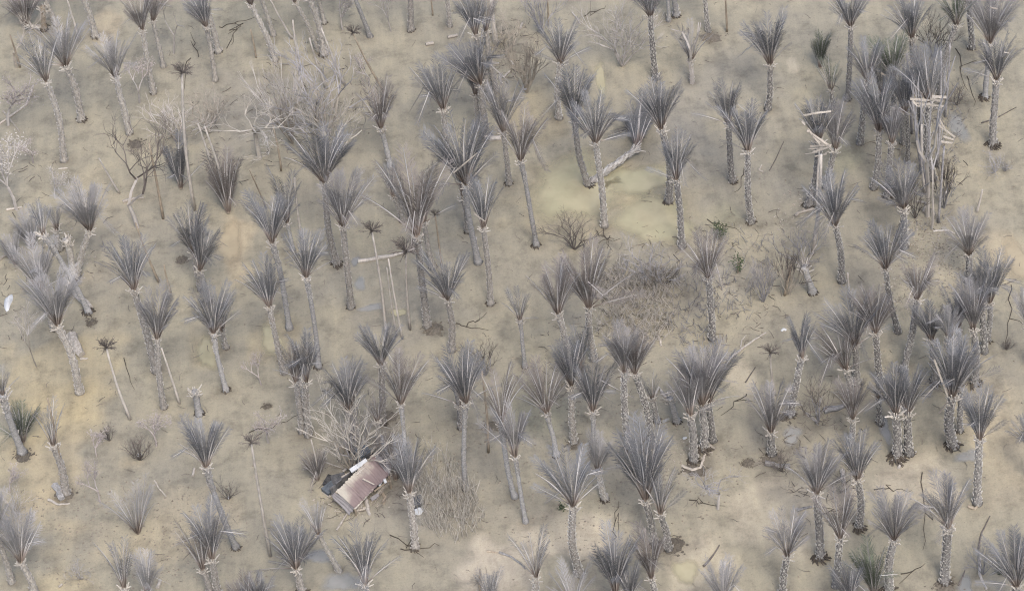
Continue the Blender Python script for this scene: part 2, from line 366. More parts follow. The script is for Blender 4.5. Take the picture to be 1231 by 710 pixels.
# ------------------------------------------------------------------ catalogue of the palms
# foot x y | crown base x y | crown top x y | half spread of the fan | trunk width | flags | label
#   r rough trunk, g grey ringed trunk, b brownish, p pale, v green, t sparse, d dense, n no trunk, s stray fronds to the sides
PALMS = [l.strip().split('|') for l in '''
77 193 56 98 36 46 36 8 rt|palm with feathery pale crown and dark pit at its foot, near upper left edge
98 145 79 80 68 26 46 9 rps|palm with broad fan in upper left corner, a white log resting on its crown
156 161 139 93 128 40 40 8 rp|palm with wide pale fan standing beside a fuzzy whitish bush at upper left
185 112 171 36 161 -8 36 7 rb|front one of two palms cut by the top edge, left of the pale forked snag
197 81 184 25 190 -14 30 6 rb|shorter rear one of two palms at the top edge, left of the forked snag
259 96 248 32 232 -8 40 7 g|left swept palm at the top edge in front of a thick bleached trunk
263 63 239 -10 232 -60 36 8 rp|thick bleached palm trunk at top edge, just behind the palm right of the forked snag
115 45 94 -12 86 -60 36 8 rp|pale bare trunk reaching over the top edge, between two broad fans at upper left
54 34 32 30 18 -14 42 7 bd|palm with dark bladed crown in the extreme upper left corner
68 30 52 -6 46 -50 30 7 rb|brownish trunk cut by the top edge, close behind the corner palm at upper left
331 73 302 6 292 -40 34 7 rp|long slanting pale trunk at top edge above the dark twig tree at upper left
329 43 311 -8 300 -50 34 6 rp|short pale trunk at top edge, behind the long slanting one, right of it
384 62 355 3 345 -30 26 6 r|leftmost of three palm trunks crossing together at the top edge
390 66 371 -5 362 -50 34 9 rp|thickest trunk of three palms crossing together at the top edge
390 28 379 -14 374 -60 30 6 r|rearmost trunk of three palms crossing together at the top edge
445 44 418 -22 408 -70 34 7 g|lone grey trunk at the top edge above a thin tufted stem
494 36 487 -35 483 -80 34 8 rd|stout trunk at top edge with dark root mass, upper middle
541 31 535 -35 530 -80 34 6 r|trunk at top edge just above a broken white log
405 318 390 220 381 156 46 8 rd|big palm with dark heavy fan in front of the tan tangled tree
422 369 412 272 410 208 42 8 r|tall palm with broad fan whose foot stands by pale wet patches
352 300 345 268 343 203 18 6 gt|narrow palm half hidden behind a broad fan and a pale pole, left of centre
470 200 458 154 453 100 36 8 g|palm with neat fan touched by a thin slanting stem, upper middle
484 264 473 236 465 192 18 7 t|short narrow palm with stubby trunk squeezed left of a taller fan
514 392 501 284 497 190 26 9 r|tall palm with bent trunk ending in a round root plate
521 322 510 268 514 212 12 7 rt|narrow palm hidden behind the tall one with the root plate
537 186 533 132 517 74 38 8 r|palm whose fan sits directly left of the large dark crown cluster, upper middle
585 164 577 102 550 50 50 9 rds|palm with very wide swept fan, toppled white root at its foot, upper middle
590 118 572 42 562 -8 30 8 d|left of two dark crowns at the top edge beside the white pole
596 110 584 38 588 -4 22 8 td|sparser crown at the top edge, right against the white pole
612 221 605 159 603 100 32 7 r|palm with upright fan behind the slim one, right of the toppled white root
645 296 626 193 628 134 34 7 g|slender long trunked palm standing left of the yellow puddle
575 316 560 222 548 138 44 9 gs|tall palm with ragged fan crossed by a white fallen stalk
563 278 557 236 566 186 28 8 r|palm behind the ragged crossed fan, only its dark foot showing
590 365 581 274 582 216 24 7 r|narrow palm with white broken stalk at its crown, right of the ragged fan
672 143 674 76 672 24 46 8 rs|palm with umbrella fan left of the whitish bush, upper centre
789 94 782 20 780 -30 44 8 r|palm rising over the top edge, right of the whitish bush
813 20 811 -20 806 -70 30 9 g|short bluish trunk cut by the top edge, upper right of centre
852 38 846 -12 844 -60 30 6 r|slim trunk at the top edge with dark debris at its foot
804 26 801 -20 795 -70 28 6 g|thin grey trunk cut by the top edge, left of the bluish one
923 131 926 78 917 18 34 8 r|palm standing apart on bare mud, top right of centre
707 222 691 146 688 82 34 8 r|palm behind a wider fan, its foot meeting the fallen palm
727 272 716 172 717 116 48 8 rs|palm with broad fan whose trunk crosses in front of the fallen palm
804 242 795 155 790 98 40 9 rd|palm right of the fallen palm with dark root mass in yellow water
820 296 813 216 813 160 34 8 r|long trunked palm standing at the right rim of the yellow puddle
881 219 876 149 868 95 34 8 rs|palm with one long stray frond to the left, right of the yellow puddle
903 268 899 182 900 126 38 8 rs|tall palm on open mud behind the green shrubs
1019 120 1023 32 1021 -12 44 7 rd|very long trunked palm at the top edge left of the dense right hand thicket
1098 110 1096 46 1093 -4 42 8 d|palm with round dark fan at the top edge over the thicket
1130 112 1150 30 1147 -14 44 8 vb|palm leaning right with greenish crown at the top edge
1184 117 1190 52 1193 -6 40 8 gd|rear palm of the pair near the upper right corner
1194 174 1198 96 1199 46 42 9 rd|front palm of the pair near the upper right corner, pale stalks in its fan
1168 58 1165 5 1158 -40 40 8 d|trunk under a dark crown at the top edge, left of the upper right pair
1034 172 1043 98 1041 52 40 8 r|palm with grey fan in the thicket, thick foot on open mud at its left edge
1078 150 1074 93 1069 44 42 7 vs|palm with live greenish fronds in the thicket at upper right
1091 194 1089 136 1084 84 24 6 r|narrow palm in the middle of the thicket at upper right
1050 226 1057 158 1056 94 36 8 r|palm with fan of long pale stalks at the front left of the thicket
1067 236 1072 172 1075 126 26 8 r|short upright palm behind the long stalked fan in the thicket
1121 214 1117 124 1113 62 32 9 dt|broken palm carrying the upper heap of pale planks
972 248 984 170 982 114 34 10 r|stout palm with the lower bundle of planks lodged in its crown
993 226 1004 180 1013 124 26 8 r|palm leaning right behind the one with planks in its crown
1012 338 1004 271 1000 212 42 8 rd|palm with wide dark fan right of the long grey pole
1087 296 1086 250 1081 197 48 9 rs|palm with sprawling fan below the bare grey forked trees
91 333 108 277 95 220 42 8 pd|palm with curved trunk, right arm of the U shaped pair on the left
96 472 69 391 54 326 38 9 rdp|palm with big drooping fan in front of others, white split log at its side
66 395 49 350 34 292 36 8 pd|palm behind the big drooping fan, its crown spread to the left
38 310 40 297 22 258 38 6 np|low trunkless palm at the left edge behind the big fan
107 376 52 282 48 244 22 8 gt|palm leaning far left from the foot of the U shaped pair
188 446 161 348 145 292 40 9 r|palm with heavy fan bent left, its trunk crossing another palm, left side
197 489 189 407 190 346 34 7 r|palm with upright fan in front of the one bent left
242 345 233 304 222 252 38 8 d|palm with dark fan under the thin tall stem, left of the oblong sand patch
250 362 240 325 253 276 24 7 g|palm squeezed behind and right of the dark fan by the sand patch
272 469 257 400 251 340 44 7 gs|palm with wide ragged fan standing right of a yellow puddle, left side
272 418 267 398 266 350 14 6 rt|thin second palm behind the ragged fan at the yellow puddle
348 394 327 292 319 234 44 8 g|tall grey trunked palm with wide fan leaning left, left of centre
342 448 324 369 313 314 40 7 r|palm with swept fan in front of the tall grey trunked one
383 441 368 333 365 280 42 7 g|slender palm with open fan and long smooth trunk, left of centre
543 420 538 360 533 304 46 8 rs|palm with wide curling fan right of the root plate, centre
363 518 356 459 353 408 24 8 rb|left one of twin palms with a shared dark foot
371 523 368 459 370 402 18 8 r|right one of twin palms with a shared dark foot
430 540 419 492 412 432 42 8 rd|palm rising out of the grey bare tree beside the shed
459 508 458 438 453 386 40 8 rd|palm with dark fan pierced by a thin pale stem, above the shed
491 588 482 485 485 426 34 6 g|long smooth trunked palm passing behind the fan right of the shed
456 550 454 506 446 472 24 5 bt|slim dark palm close behind the shed roof
480 585 476 574 472 524 32 6 nd|low dark palm growing at the right end of the shed
560 588 560 484 545 422 40 7 g|tall smooth palm with wide fan, alone at centre bottom half
555 514 552 486 558 430 24 8 r|stub trunked palm behind the tall smooth one
499 658 492 592 491 530 26 8 r|palm with narrow fan and white object at its foot, right of the shed
619 597 603 507 596 442 28 7 gt|palm leaning left with thin frayed crown, left of a pair
632 627 619 549 619 480 15 6 g|palm with tight narrow crown in front of the frayed leaning one
669 548 657 496 649 438 44 7 gs|palm with arched mop of fronds bending left, lower centre
690 532 687 463 680 402 26 8 r|upright rough palm with dark root ball at its foot, lower centre
716 548 713 494 714 432 34 7 g|palm with symmetrical fan right of the root ball
728 600 718 566 726 520 28 7 ps|short palm with soft fan to the right, lower centre
697 690 689 608 683 542 46 9 rs|large palm with broad fan leaning left on pale silt, bottom centre
631 440 625 384 622 348 34 6 gt|small palm alone on bare mud at the centre
686 462 671 377 664 316 38 8 rb|palm with brown hearted fan left of the scrub patch
714 432 708 370 698 296 32 8 bs|palm with tall reddish stalks behind the brown hearted fan
712 452 699 446 694 384 20 6 nt|low narrow palm under the two palms left of the scrub patch
757 540 751 447 744 392 32 8 rd|left trunk of a pair sharing one broad crown below the scrub patch
785 536 763 449 762 394 34 8 rbd|right trunk of a pair sharing one broad crown, slanting to the right
790 506 784 478 778 446 24 7 t|stunted palm right of the slanting trunk below the scrub patch
834 554 830 499 820 438 28 9 r|short stout palm at a dark pit edged by pale logs
846 540 844 487 846 410 32 9 rd|front palm of the dense pair right of the pit with pale logs
857 530 852 484 864 420 30 8 rs|rear palm of the dense pair, one frond swept to the right
856 406 851 333 847 282 46 8 rb|palm with dark reddish crown in front of the green shrubs
1080 399 1065 323 1060 266 46 7 rs|palm with wide fan alone right of the broken pale stumps
1164 338 1165 306 1166 256 46 9 rs|palm with round fan next to the tan pool at the right edge
1187 409 1190 364 1195 306 32 7 rd|palm with dense bluish fan nearest the tan pool at the right edge
1172 462 1170 396 1168 336 26 8 rd|palm with tall crown in front of the dense bluish fan
1086 446 1102 360 1108 310 34 8 r|palm leaning right with dark edge frond, right hand group
1124 460 1120 409 1113 362 32 8 rd|palm whose fan spills left in the crowded right hand group
1148 474 1141 406 1142 362 36 8 rp|palm with a pale split trunk in the middle of the right hand group
1146 536 1145 477 1157 406 38 11 rds|big front palm of the right hand group with a green tuft in its crown
1154 517 1154 465 1160 410 24 7 r|thin rear trunk directly behind the big front palm of the right hand group
1031 460 1028 415 1015 352 40 8 rs|palm with grey fan crossed by a thin pale pole, right of centre
1023 478 1017 444 998 392 32 8 b|palm with reddish stalks swept left, in front of the pole crossed fan
1059 458 1053 400 1049 348 36 8 rd|palm with boxy upright fan between the pole crossed fan and the right group
1079 551 1077 497 1071 444 34 10 rd|left one of two stubby thick palms side by side, lower right
1093 545 1091 496 1096 442 34 10 rd|right one of two stubby thick palms side by side, lower right
950 498 964 430 964 382 18 8 rd|palm leaning right with forked bundle of upright fronds, right of centre
928 546 927 519 927 455 32 9 r|short palm with tall fan behind a dark pit, lower right of centre
1022 532 1025 503 1026 452 28 7 r|palm hooked by a curved grey log, lower right
986 671 982 593 984 536 44 9 rds|tall palm with large hanging skirt of fronds, lower right
1033 636 1031 576 1030 522 34 8 rd|palm with full fan right of the one with a hanging skirt
1005 704 1010 646 1007 586 30 8 rb|palm with orange brown stalk bases, bottom right
940 716 947 668 944 614 42 8 r|palm with clean open fan at the bottom edge, right of the pale puddle
1069 712 1075 648 1074 592 48 9 rd|palm with umbrella fan behind the green crown, bottom right
1136 700 1140 634 1136 570 40 10 r|palm with dark root heap at its foot, bottom right
1175 605 1178 528 1179 468 26 9 rd|palm with a separate frond bent to the right, lower right
1050 738 1051 716 1049 648 24 9 vd|green living palm crown at the bottom edge, lower right
1022 750 1022 722 1015 676 30 8 d|low grey crown left of the green living one at the bottom edge
1222 738 1222 704 1216 640 42 9 rd|palm with big dark fan in the lower right corner
1244 580 1240 538 1228 500 36 8 d|bluish fan poking in from the right edge
645 722 644 693 635 640 38 8 rt|small palm on pale silt at the bottom edge, lower centre
742 750 740 712 737 634 22 9 d|left half of a double crown at the bottom edge, lower centre
764 752 758 718 755 676 26 8 d|lower right half of the double crown at the bottom edge
788 722 783 694 771 634 26 7 rb|palm leaning left with split crown at the bottom edge, left of the pale puddle
787 654 776 601 770 510 28 8 rd|taller palm of the joined pair over a dark torn mat, lower centre
804 659 794 617 795 556 28 8 rt|right palm of the joined pair over a dark torn mat, few bare stalks
874 748 870 724 868 672 36 9 p|blue grey crown at the bottom edge right of the pale puddle
692 756 689 730 684 674 44 8 pt|faint washed out crown at the bottom edge under the large palm
284 657 248 561 241 502 38 8 gd|palm with heavy dark fan on a long bluish leaning trunk, lower left
177 676 166 638 152 574 38 5 ptn|thin sparse palm with pale arching fronds, lower left
153 734 149 706 141 646 26 8 t|palm with drooping side fronds at the bottom edge, lower left
184 740 177 714 172 664 22 7 p|narrow pale crown at the bottom edge behind the drooping one, lower left
42 712 25 675 18 612 34 8 p|palm with plain fan in the lower left corner
14 699 -4 640 -12 590 36 7 rp|slanting pale trunk cut by the left edge near the lower left corner
79 592 64 535 52 484 22 9 rt|palm with broken stalks and dark root pit, left side
27 544 3 474 -2 440 26 10 gt|thick bare trunk slanting in from the left edge
30 542 28 530 27 482 22 5 npv|small grassy palm beside the thick slanting trunk at the left edge
264 716 255 672 250 602 26 8 r|right one of two palms with merged soft crowns, bottom left
253 716 244 684 228 622 24 7 bt|left one of two palms with merged soft crowns, bottom left
364 712 356 683 350 627 46 8 rds|palm with round dark fan spreading both ways at the bottom edge, below the shed
408 686 383 642 370 602 26 6 pt|pale palm leaning left over grey water below the shed
444 736 439 702 431 632 22 7 g|palm with tall narrow fan below the shed at the bottom edge
315 752 313 728 305 692 40 8 d|wide crown peeping over the bottom edge left of the round dark fan
300 752 298 736 290 690 32 8 |small crown top at the bottom edge, left of the wide one
224 234 218 225 203 168 20 6 nd|trunkless palm with bluish blades left of the tall dark tufted stem
277 258 275 254 261 186 22 6 nd|trunkless palm with reddish foot, two pale poles leaning through it
832 98 831 72 830 28 44 6 ptd|dead palm with white bare stalks and dark fan, top right of centre
990 90 986 80 988 40 18 5 ndv|small upright palm behind a greenish one, left of the thicket
1001 130 999 108 999 70 34 6 vt|small palm with yellow green fronds left of the thicket
594 742 590 724 586 680 26 6 t|frayed small crown at the bottom edge beside a thin pole
383 576 382 575 376 540 26 5 nd|little grey palm left of the shed
1240 440 1236 392 1230 350 30 7 t|crown edge reaching in at the far right
1058 508 1056 478 1050 446 30 7 t|frayed low palm just left of the two stubby thick palms
1183 422 1180 368 1178 312 28 8 |palm between the two dense crowns nearest the tan pool
1153 442 1152 394 1150 346 26 7 |palm behind the split trunk in the right hand group
1110 178 1106 112 1102 64 22 7 t|thin crowned palm behind the upper plank heap
1062 152 1060 110 1056 68 22 7 |palm between the left fan of the thicket and its greenish crown
1086 172 1082 120 1078 80 20 6 t|narrow palm left of the middle one in the thicket
573 156 572 114 570 72 24 7 d|dark palm right behind the very wide swept fan, upper middle
30 336 20 318 8 278 30 7 pn|low spread crown at the left edge beside the big fan
72 300 68 276 60 240 24 7 tp|thin pale palm behind the white headless trunk on the left
'''.strip().split('\n')]
PALMS = [([float(q) for q in a.split()[:8]], (a.split() + [''])[8] if len(a.split()) > 8 else '', lb) for a, lb in PALMS]
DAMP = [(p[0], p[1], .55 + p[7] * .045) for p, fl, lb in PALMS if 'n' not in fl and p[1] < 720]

# ------------------------------------------------------------------ palm pieces
def frond_mesh(seed, dense=46, llen=.17, lw=.0075, snap=0.0):
    rnd = random.Random(seed); b = MB()
    sag = rnd.uniform(.05, .22); side = rnd.uniform(-.05, .05); n = 7
    def P(t):                               # snap: the outer part is broken over and hangs
        k = max(0.0, t - .55) * snap
        return V(sag * t ** 2.3 + .75 * k, side * t * t + .3 * k * (1 if side > 0 else -1), t - .25 * sag * t * t - 1.25 * k)
    pts = [P(i / n) for i in range(n + 1)]
    rad = [.0145 * (1 - .80 * (i / n) ** 1.1) for i in range(n + 1)]
    b.tube(pts, rad, 3, 0)
    lv = rnd.uniform(.15, .3)
    for k in range(dense):
        t = .25 + .75 * (k + rnd.random()) / dense
        p = P(t); d = (P(min(1, t + .02)) - P(t - .02)).normalized()
        prof = math.sin(math.pi * min(1, (t - .16) / .92)) ** .7
        for sgn in (-1, 1):
            if rnd.random() < .1: continue
            L = llen * (.35 + .8 * prof) * rnd.uniform(.6, 1.15) * (1.15 - .35 * t)
            a = R(rnd.uniform(22, 50)) * (.75 + .5 * t * t)
            dr = rnd.uniform(-.1, .5) + lv
            tip = p + (d * math.cos(a) + V(dr * .6, sgn, 0).normalized() * math.sin(a)) * L
            wv = V(.25, 0, 0).lerp(d, .6).normalized() * rnd.uniform(lw * .8, lw * 1.25)
            mid = p.lerp(tip, .45) + V(0, sgn * .006, 0)
            b.face([p - wv * .5, mid - wv, tip, mid + wv], 1)
    return b.mesh('frond', [M['stalk'], M['leaflet']])

FR_FULL = [frond_mesh(10 + i, 68, .20, .0050) for i in range(7)]
FR_THIN = [frond_mesh(40 + i, 44, .19, .0045) for i in range(3)]
FR_SNAP = [frond_mesh(80 + i, 50, .19, .005, (.8, 1.3, .6)[i]) for i in range(3)]
FR_BARE = [frond_mesh(60 + i, 12, .13, .006) for i in range(2)]

def trunk_mesh(kind, L, seed):
    rnd = random.Random(seed); b = MB(); s = MB()
    n = max(6, int(L * 3.2)); bend = rnd.choice((-1, 1)) * rnd.uniform(.015, .05) * L; ph = rnd.uniform(0, 6.28)
    def P(t): return V(bend * math.sin(math.pi * t) + .05 * math.sin(ph + 5 * t) * t * (1 - t) * 4, .04 * math.sin(ph * 2 + 4 * t) * t * (1 - t) * 4, t * L)
    def rd(t):
        base = .30 - .06 * t + .16 * max(0, 1 - t * L / .7) ** 2
        if kind == 'g': base = .25 - .05 * t + .16 * max(0, 1 - t * L / .7) ** 2 + .07 * max(0, (t - .78) / .22)
        return base
    b.tube([P(i / n) for i in range(n + 1)], [rd(i / n) * (1.0 + (.06 if i % 2 else -.03)) for i in range(n + 1)], 11, 0, True, .08, rnd)
    # stubs of old leaves climb the trunk in a spiral
    cnt = int(L * (23 if kind == 'r' else 9)); k = 0
    for k in range(cnt):
        t = (k + .5) / cnt
        if kind == 'g': t = .72 + .28 * t if rnd.random() < .8 else t
        if rnd.random() < .13: continue
        th = k * 2.39996 + rnd.uniform(-.25, .25); p = P(t); r = rd(t)
        o = V(math.cos(th), math.sin(th), 0); tn = V(-math.sin(th), math.cos(th), 0); u = V(0, 0, 1)
        wv = rnd.uniform(.07, .15); h = rnd.uniform(.14, .36); out = rnd.uniform(.04, .12)
        a0 = p + o * (r * .93) - tn * wv; a1 = p + o * (r * .93) + tn * wv
        c0 = p + o * (r + out) - tn * wv * .55 + u * h; c1 = p + o * (r + out) + tn * wv * .55 + u * h
        d0 = p + o * (r * .9) + u * (h * .8)
        s.face([a0, a1, c1, c0]); s.face([a1, d0, c1]); s.face([d0, a0, c0]); s.face([c0, c1, d0])
    return b.mesh('trunk', [M['trunk_dark' if kind == 'r' else 'trunk_grey']], True), s.mesh('leaf_stubs', [M['stub']])

TRUNKS = {}
def trunk_for(kind, L, seed):
    q = min((1.6, 2.8, 4.2, 6.0, 8.0, 10.0), key=lambda z: abs(math.log(z / L))); key = (kind, q, seed % 3)
    if key not in TRUNKS: TRUNKS[key] = trunk_mesh(kind, q, hash(key[1:]) % 1000 + (7 if kind == 'r' else 3))
    return TRUNKS[key], q

def butt_mesh(seed):                        # the pale cut bases of the leaves round the growing point
    rnd = random.Random(seed); b = MB()
    for k in range(22):
        th = k * 2.4 + rnd.uniform(-.2, .2); t = R(rnd.uniform(6, 38) if k % 3 else rnd.uniform(40, 72)); L = rnd.uniform(.3, .8); z0 = rnd.uniform(-.7, .0)
        d = V(math.sin(t) * math.cos(th), math.sin(t) * math.sin(th), math.cos(t))
        p = V(.2 * math.cos(th), .2 * math.sin(th), z0)
        b.tube([p, p + d * L * .5 + V(0, 0, -.02), p + d * L], [.075, .06, .03 + .03 * rnd.random()], 4, 0, True)
    return b.mesh('crown_base', [M['butt']])
BUTTS = [butt_mesh(i) for i in range(4)]

def root_mesh(seed):
    rnd = random.Random(seed); b = MB()
    n = 13
    for k in range(34):                     # mat of short dark roots sloping out from the foot
        th = rnd.uniform(0, 6.28); r1 = rnd.uniform(.45, .85); z0 = rnd.uniform(.15, .6)
        o = V(math.cos(th), math.sin(th), 0); q = V(math.cos(th + .3), math.sin(th + .3), 0)
        b.tube([o * .2 + V(0, 0, z0), o * r1 * .6 + V(0, 0, z0 * .7), q * r1 + V(0, 0, -.08)], [.07, .06, .03], 4)
    return b.mesh('root_mass', [M['root']])
ROOTS = [root_mesh(i) for i in range(3)]

def build_palm(spec, flags, label, seed, lie=None):
    rnd = random.Random(seed)
    bx, by, hx, hy, tx, ty, spread, wpx = spec
    base = on_land(bx, by, -.04)
    hub = H(base, hx, hy) if lie is None else G(hx, hy, lie)
    if 'n' in flags: base = on_land(hx, hy + 3, -.02); hub = base + V(0, 0, .12)
    top = H(hub, tx, ty) if lie is None else G(tx, ty, lie + .6)
    root = bpy.data.objects.new('palm_tree', None); COL.objects.link(root); root.location = base
    tag(root, label, 'palm tree', 'dead palms standing on the mud flat')
    hv = hub - base; L = hv.length
    kind = 'g' if 'g' in flags else 'r'
    if 'n' not in flags:
        L = max(L, .8)
        (tm, sm), q = trunk_for(kind, L, seed)
        r = wpx / 16.0 / 2 / .27 * (.92 if kind == 'g' else .84)
        roll = rnd.uniform(0, 6.28)
        tr = link('trunk', tm, root, aim(hv, roll) @ Matrix.Diagonal((r, r, L / q, 1)))
        if 'w' in flags or 'p' in flags or (bx < 440 and by < 210): paint(tr, M['trunk_pale'])
        elif kind == 'r' and bx < 740: paint(tr, M['trunk_mid'])
        st = link('leaf_stubs', sm, tr); st['kind'] = 'stuff'
        if kind == 'r' and bx > 600: paint(st, M['stub_bright'])
        bt = link('crown_base', rnd.choice(BUTTS), root, Matrix.Translation(hv) @ aim(hv, rnd.uniform(0, 6.28)) @ Matrix.Scale(r * .95, 4))
        if by < 722 and rnd.random() < .8:
            rk = rnd.uniform(.55, .95) * r * (1.3 if 'd' in flags else 1.0)
            link('root_mass', rnd.choice(ROOTS), root, Matrix.Rotation(rnd.uniform(0, 6.28), 4, 'Z') @ Matrix.Diagonal((rk, rk, rk * .75, 1)))
    # the fan: direction from the photograph, a little back from upright, as the flood left it
    ax = top - hub
    Lf = max(ax.length, .5)
    lat = ax.x / max(abs(ax.z), .3)
    if lie is None:
        axis = V(lat * .85, math.tan(R(rnd.uniform(8, 16))), 1).normalized()
        Lf = math.hypot(tx - hx, ty - hy) * (hub - CAM).dot(c_f) / F * 1.14
    else: axis = ax.normalized()
    sp = R(spread) * .68; gap = rnd.uniform(0, 6.28); sector = rnd.uniform(.3, .95); keep = rnd.uniform(.1, .7)
    nf = int((18 + spread * .33) * (1.28 if 'd' in flags else 1.0) * (.62 if 't' in flags else 1.0))
    lm = M['leaflet']
    if 'v' in flags: lm = M['leaflet_green']
    elif 'b' in flags: lm = M['leaflet_brown']
    elif 'p' in flags: lm = M['leaflet_pale']
    else:
        rr = rnd.random()
        if rr < (.22 if bx < 760 else .1): lm = M['leaflet_brown']
        elif rr < .34: lm = M['leaflet_dusty']
    q0 = aim(axis, rnd.uniform(0, 6.28))
    for k in range(nf):
        u = (k + .5) / nf
        th = sp * math.sqrt(u) * rnd.uniform(.86, 1.1)
        ph = k * 2.39996 + rnd.uniform(-.3, .3)
        if u > .3 and abs((ph - gap + math.pi) % (2 * math.pi) - math.pi) < sector and rnd.random() > keep: continue
        ln = Lf * rnd.uniform(.64, 1.1) * (1 - .06 * u)
        pool = FR_FULL
        rr = rnd.random()
        if 't' in flags: pool = FR_THIN if rr < .5 else (FR_BARE if rr < .72 else FR_FULL)
        else: pool = FR_FULL if rr < .70 else (FR_THIN if rr < .86 else (FR_SNAP if rr < .95 else (FR_FULL if rr < .985 else FR_BARE)))
        mt = Matrix.Translation(hv) @ q0 @ Matrix.Rotation(ph, 4, 'Z') @ Matrix.Translation(V(.1, 0, 0)) @ Matrix.Rotation(th, 4, 'Y') @ Matrix.Rotation(rnd.uniform(-.6, .6), 4, 'Z') @ Matrix.Scale(ln, 4)
        f = link('frond', rnd.choice(pool), root, mt)
        if lm is not M['leaflet']:
            f.material_slots[1].link = 'OBJECT'; f.material_slots[1].material = lm
    # odd fronds that fell to the side
    for k in range(rnd.choice((1, 2, 3)) if 's' in flags else rnd.choice((0, 0, 0, 1))):
        sg = rnd.choice((-1, 1)); th = R(rnd.uniform(46, 74)); ph = (0 if sg > 0 else math.pi) + rnd.uniform(-.2, .9) * sg
        mt = Matrix.Translation(hv) @ Matrix.Rotation(ph, 4, 'Z') @ Matrix.Rotation(th, 4, 'Y') @ Matrix.Rotation(rnd.uniform(-.6, .6), 4, 'Z') @ Matrix.Scale(Lf * rnd.uniform(.55, .9), 4)
        f = link('frond', rnd.choice(FR_THIN + FR_FULL[:2]), root, mt)
        if lm is not M['leaflet']:
            f.material_slots[1].link = 'OBJECT'; f.material_slots[1].material = lm
    return root, hub

# ------------------------------------------------------------------ bare trees, bushes, stems
def grow(b, tw, p, d, L, rad, lev, top, rnd, spread, up, split):
    """one limb, bent twice, that splits at its end; thick limbs go to b, fine ones to tw"""
    tgt = b if lev <= 1 else tw
    k1 = (d + V(rnd.uniform(-.18, .18), rnd.uniform(-.18, .18), rnd.uniform(-.05, .15))).normalized()
    m = p + d * L * .5; e = m + k1 * L * .5
    tgt.tube([p, m, e], [rad, rad * .87, rad * .74], 5 if lev == 0 else 3)
    if lev >= top: return
    ns = rnd.choice(split)
    for i in range(ns):
        a = R(rnd.uniform(*spread)); ph = rnd.uniform(0, 6.28) + i * 6.28 / ns
        o = k1.orthogonal().normalized(); o2 = k1.cross(o)
        nd = (k1 * math.cos(a) + (o * math.cos(ph) + o2 * math.sin(ph)) * math.sin(a) + V(0, 0, up)).normalized()
        s = e if i < 2 else m.lerp(e, rnd.uniform(.2, .9))
        grow(b, tw, s, nd, L * rnd.uniform(.58, .86), rad * (.70 if lev < 2 else .60), lev + 1, top, rnd, spread, up, split)

nat_w = {}
def tree_mesh(kind, seed, key_k):
    rnd = random.Random(seed); b = MB(); tw = MB()
    if kind == 'crown':
        grow(b, tw, V(0, 0, 0), V(rnd.uniform(-.05, .05), 0, 1).normalized(), .42, .022, 0, 6, rnd, (18, 46), .10, (3, 3, 2))
    elif kind == 'bush':
        for i in range(7):
            a = R(rnd.uniform(8, 38)); ph = i * .9 + rnd.uniform(-.3, .3)
            grow(b, tw, V(0, 0, 0), V(math.sin(a) * math.cos(ph), math.sin(a) * math.sin(ph), math.cos(a)), .34, .014, 0, 5, rnd, (14, 40), .12, (2, 2, 3))
    elif kind == 'fan':
        for i in range(11):
            a = R(rnd.uniform(4, 34)); ph = i * 2.4
            grow(b, tw, V(0, 0, 0), V(math.sin(a) * math.cos(ph), math.sin(a) * math.sin(ph), math.cos(a)), .40, .016, 0, 4, rnd, (8, 28), .16, (2, 2, 3))
    elif kind == 'snag':
        grow(b, tw, V(0, 0, 0), V(0, 0, 1), .40, .022, 0, 3, rnd, (16, 48), .05, (2, 2, 1))
    elif kind == 'fork':
        grow(b, tw, V(0, 0, 0), V(0, 0, 1), .36, .0072, 0, 3, rnd, (7, 22), .2, (2, 3, 2))
    elif kind == 'fluff':                   # slim stem with a dry leafy plume
        grow(b, tw, V(0, 0, 0), V(0, 0, 1), .36, .016, 0, 4, rnd, (14, 34), .22, (2, 3, 3))
        ends = list(tw.v)
        for i in range(600):
            p = rnd.choice(ends) + V(rnd.gauss(0, .03), rnd.gauss(0, .03), rnd.gauss(0, .035))
            u = V(rnd.gauss(0, 1), rnd.gauss(0, 1), rnd.gauss(0, 1)).normalized(); q = u.orthogonal().normalized()
            tw.face([p, p + u * .012 + q * .005, p + u * .026, p + u * .012 - q * .005])
    zm = max([p.z for p in b.v + tw.v] + [.1])
    for lst in (b.v, tw.v):
        for i, p in enumerate(lst): lst[i] = p / zm
    xs = sorted(p.x for p in b.v + tw.v); nat_w[(kind, key_k)] = max(.12, xs[int(len(xs) * .97)] - xs[int(len(xs) * .03)])
    return b.mesh('trunk', [M['twig_pale']]), tw.mesh('twigs', [M['twig_pale']])
TREES = {}
def tree_parts(kind, k):
    if (kind, k) not in TREES: TREES[(kind, k)] = tree_mesh(kind, 100 + k * 17 + len(kind), k)
    return TREES[(kind, k)]

def build_tree(bx, by, tx, ty, wide, kind, k, m1, m2, name, label, cat, group=None, back=0):
    base = on_land(bx, by, -.05); top = H(base, tx, ty, back); hv = top - base
    root = bpy.data.objects.new(name, None); COL.objects.link(root); root.location = base
    tag(root, label, cat, group)
    a, b_ = tree_parts(kind, k)
    L = hv.length; wn = nat_w[(kind, k)]; sw = L * min(1.7, max(.55, wide / wn))
    mt = aim(hv, k * 1.9 + bx * .37) @ Matrix.Diagonal((sw, sw, L, 1))
    paint(link('trunk' if 'tree' in name or name == 'snag' else 'stem', a, root, mt), M[m1])
    paint(link('twigs', b_, root, mt), M[m2])['kind'] = 'stuff'
    return root

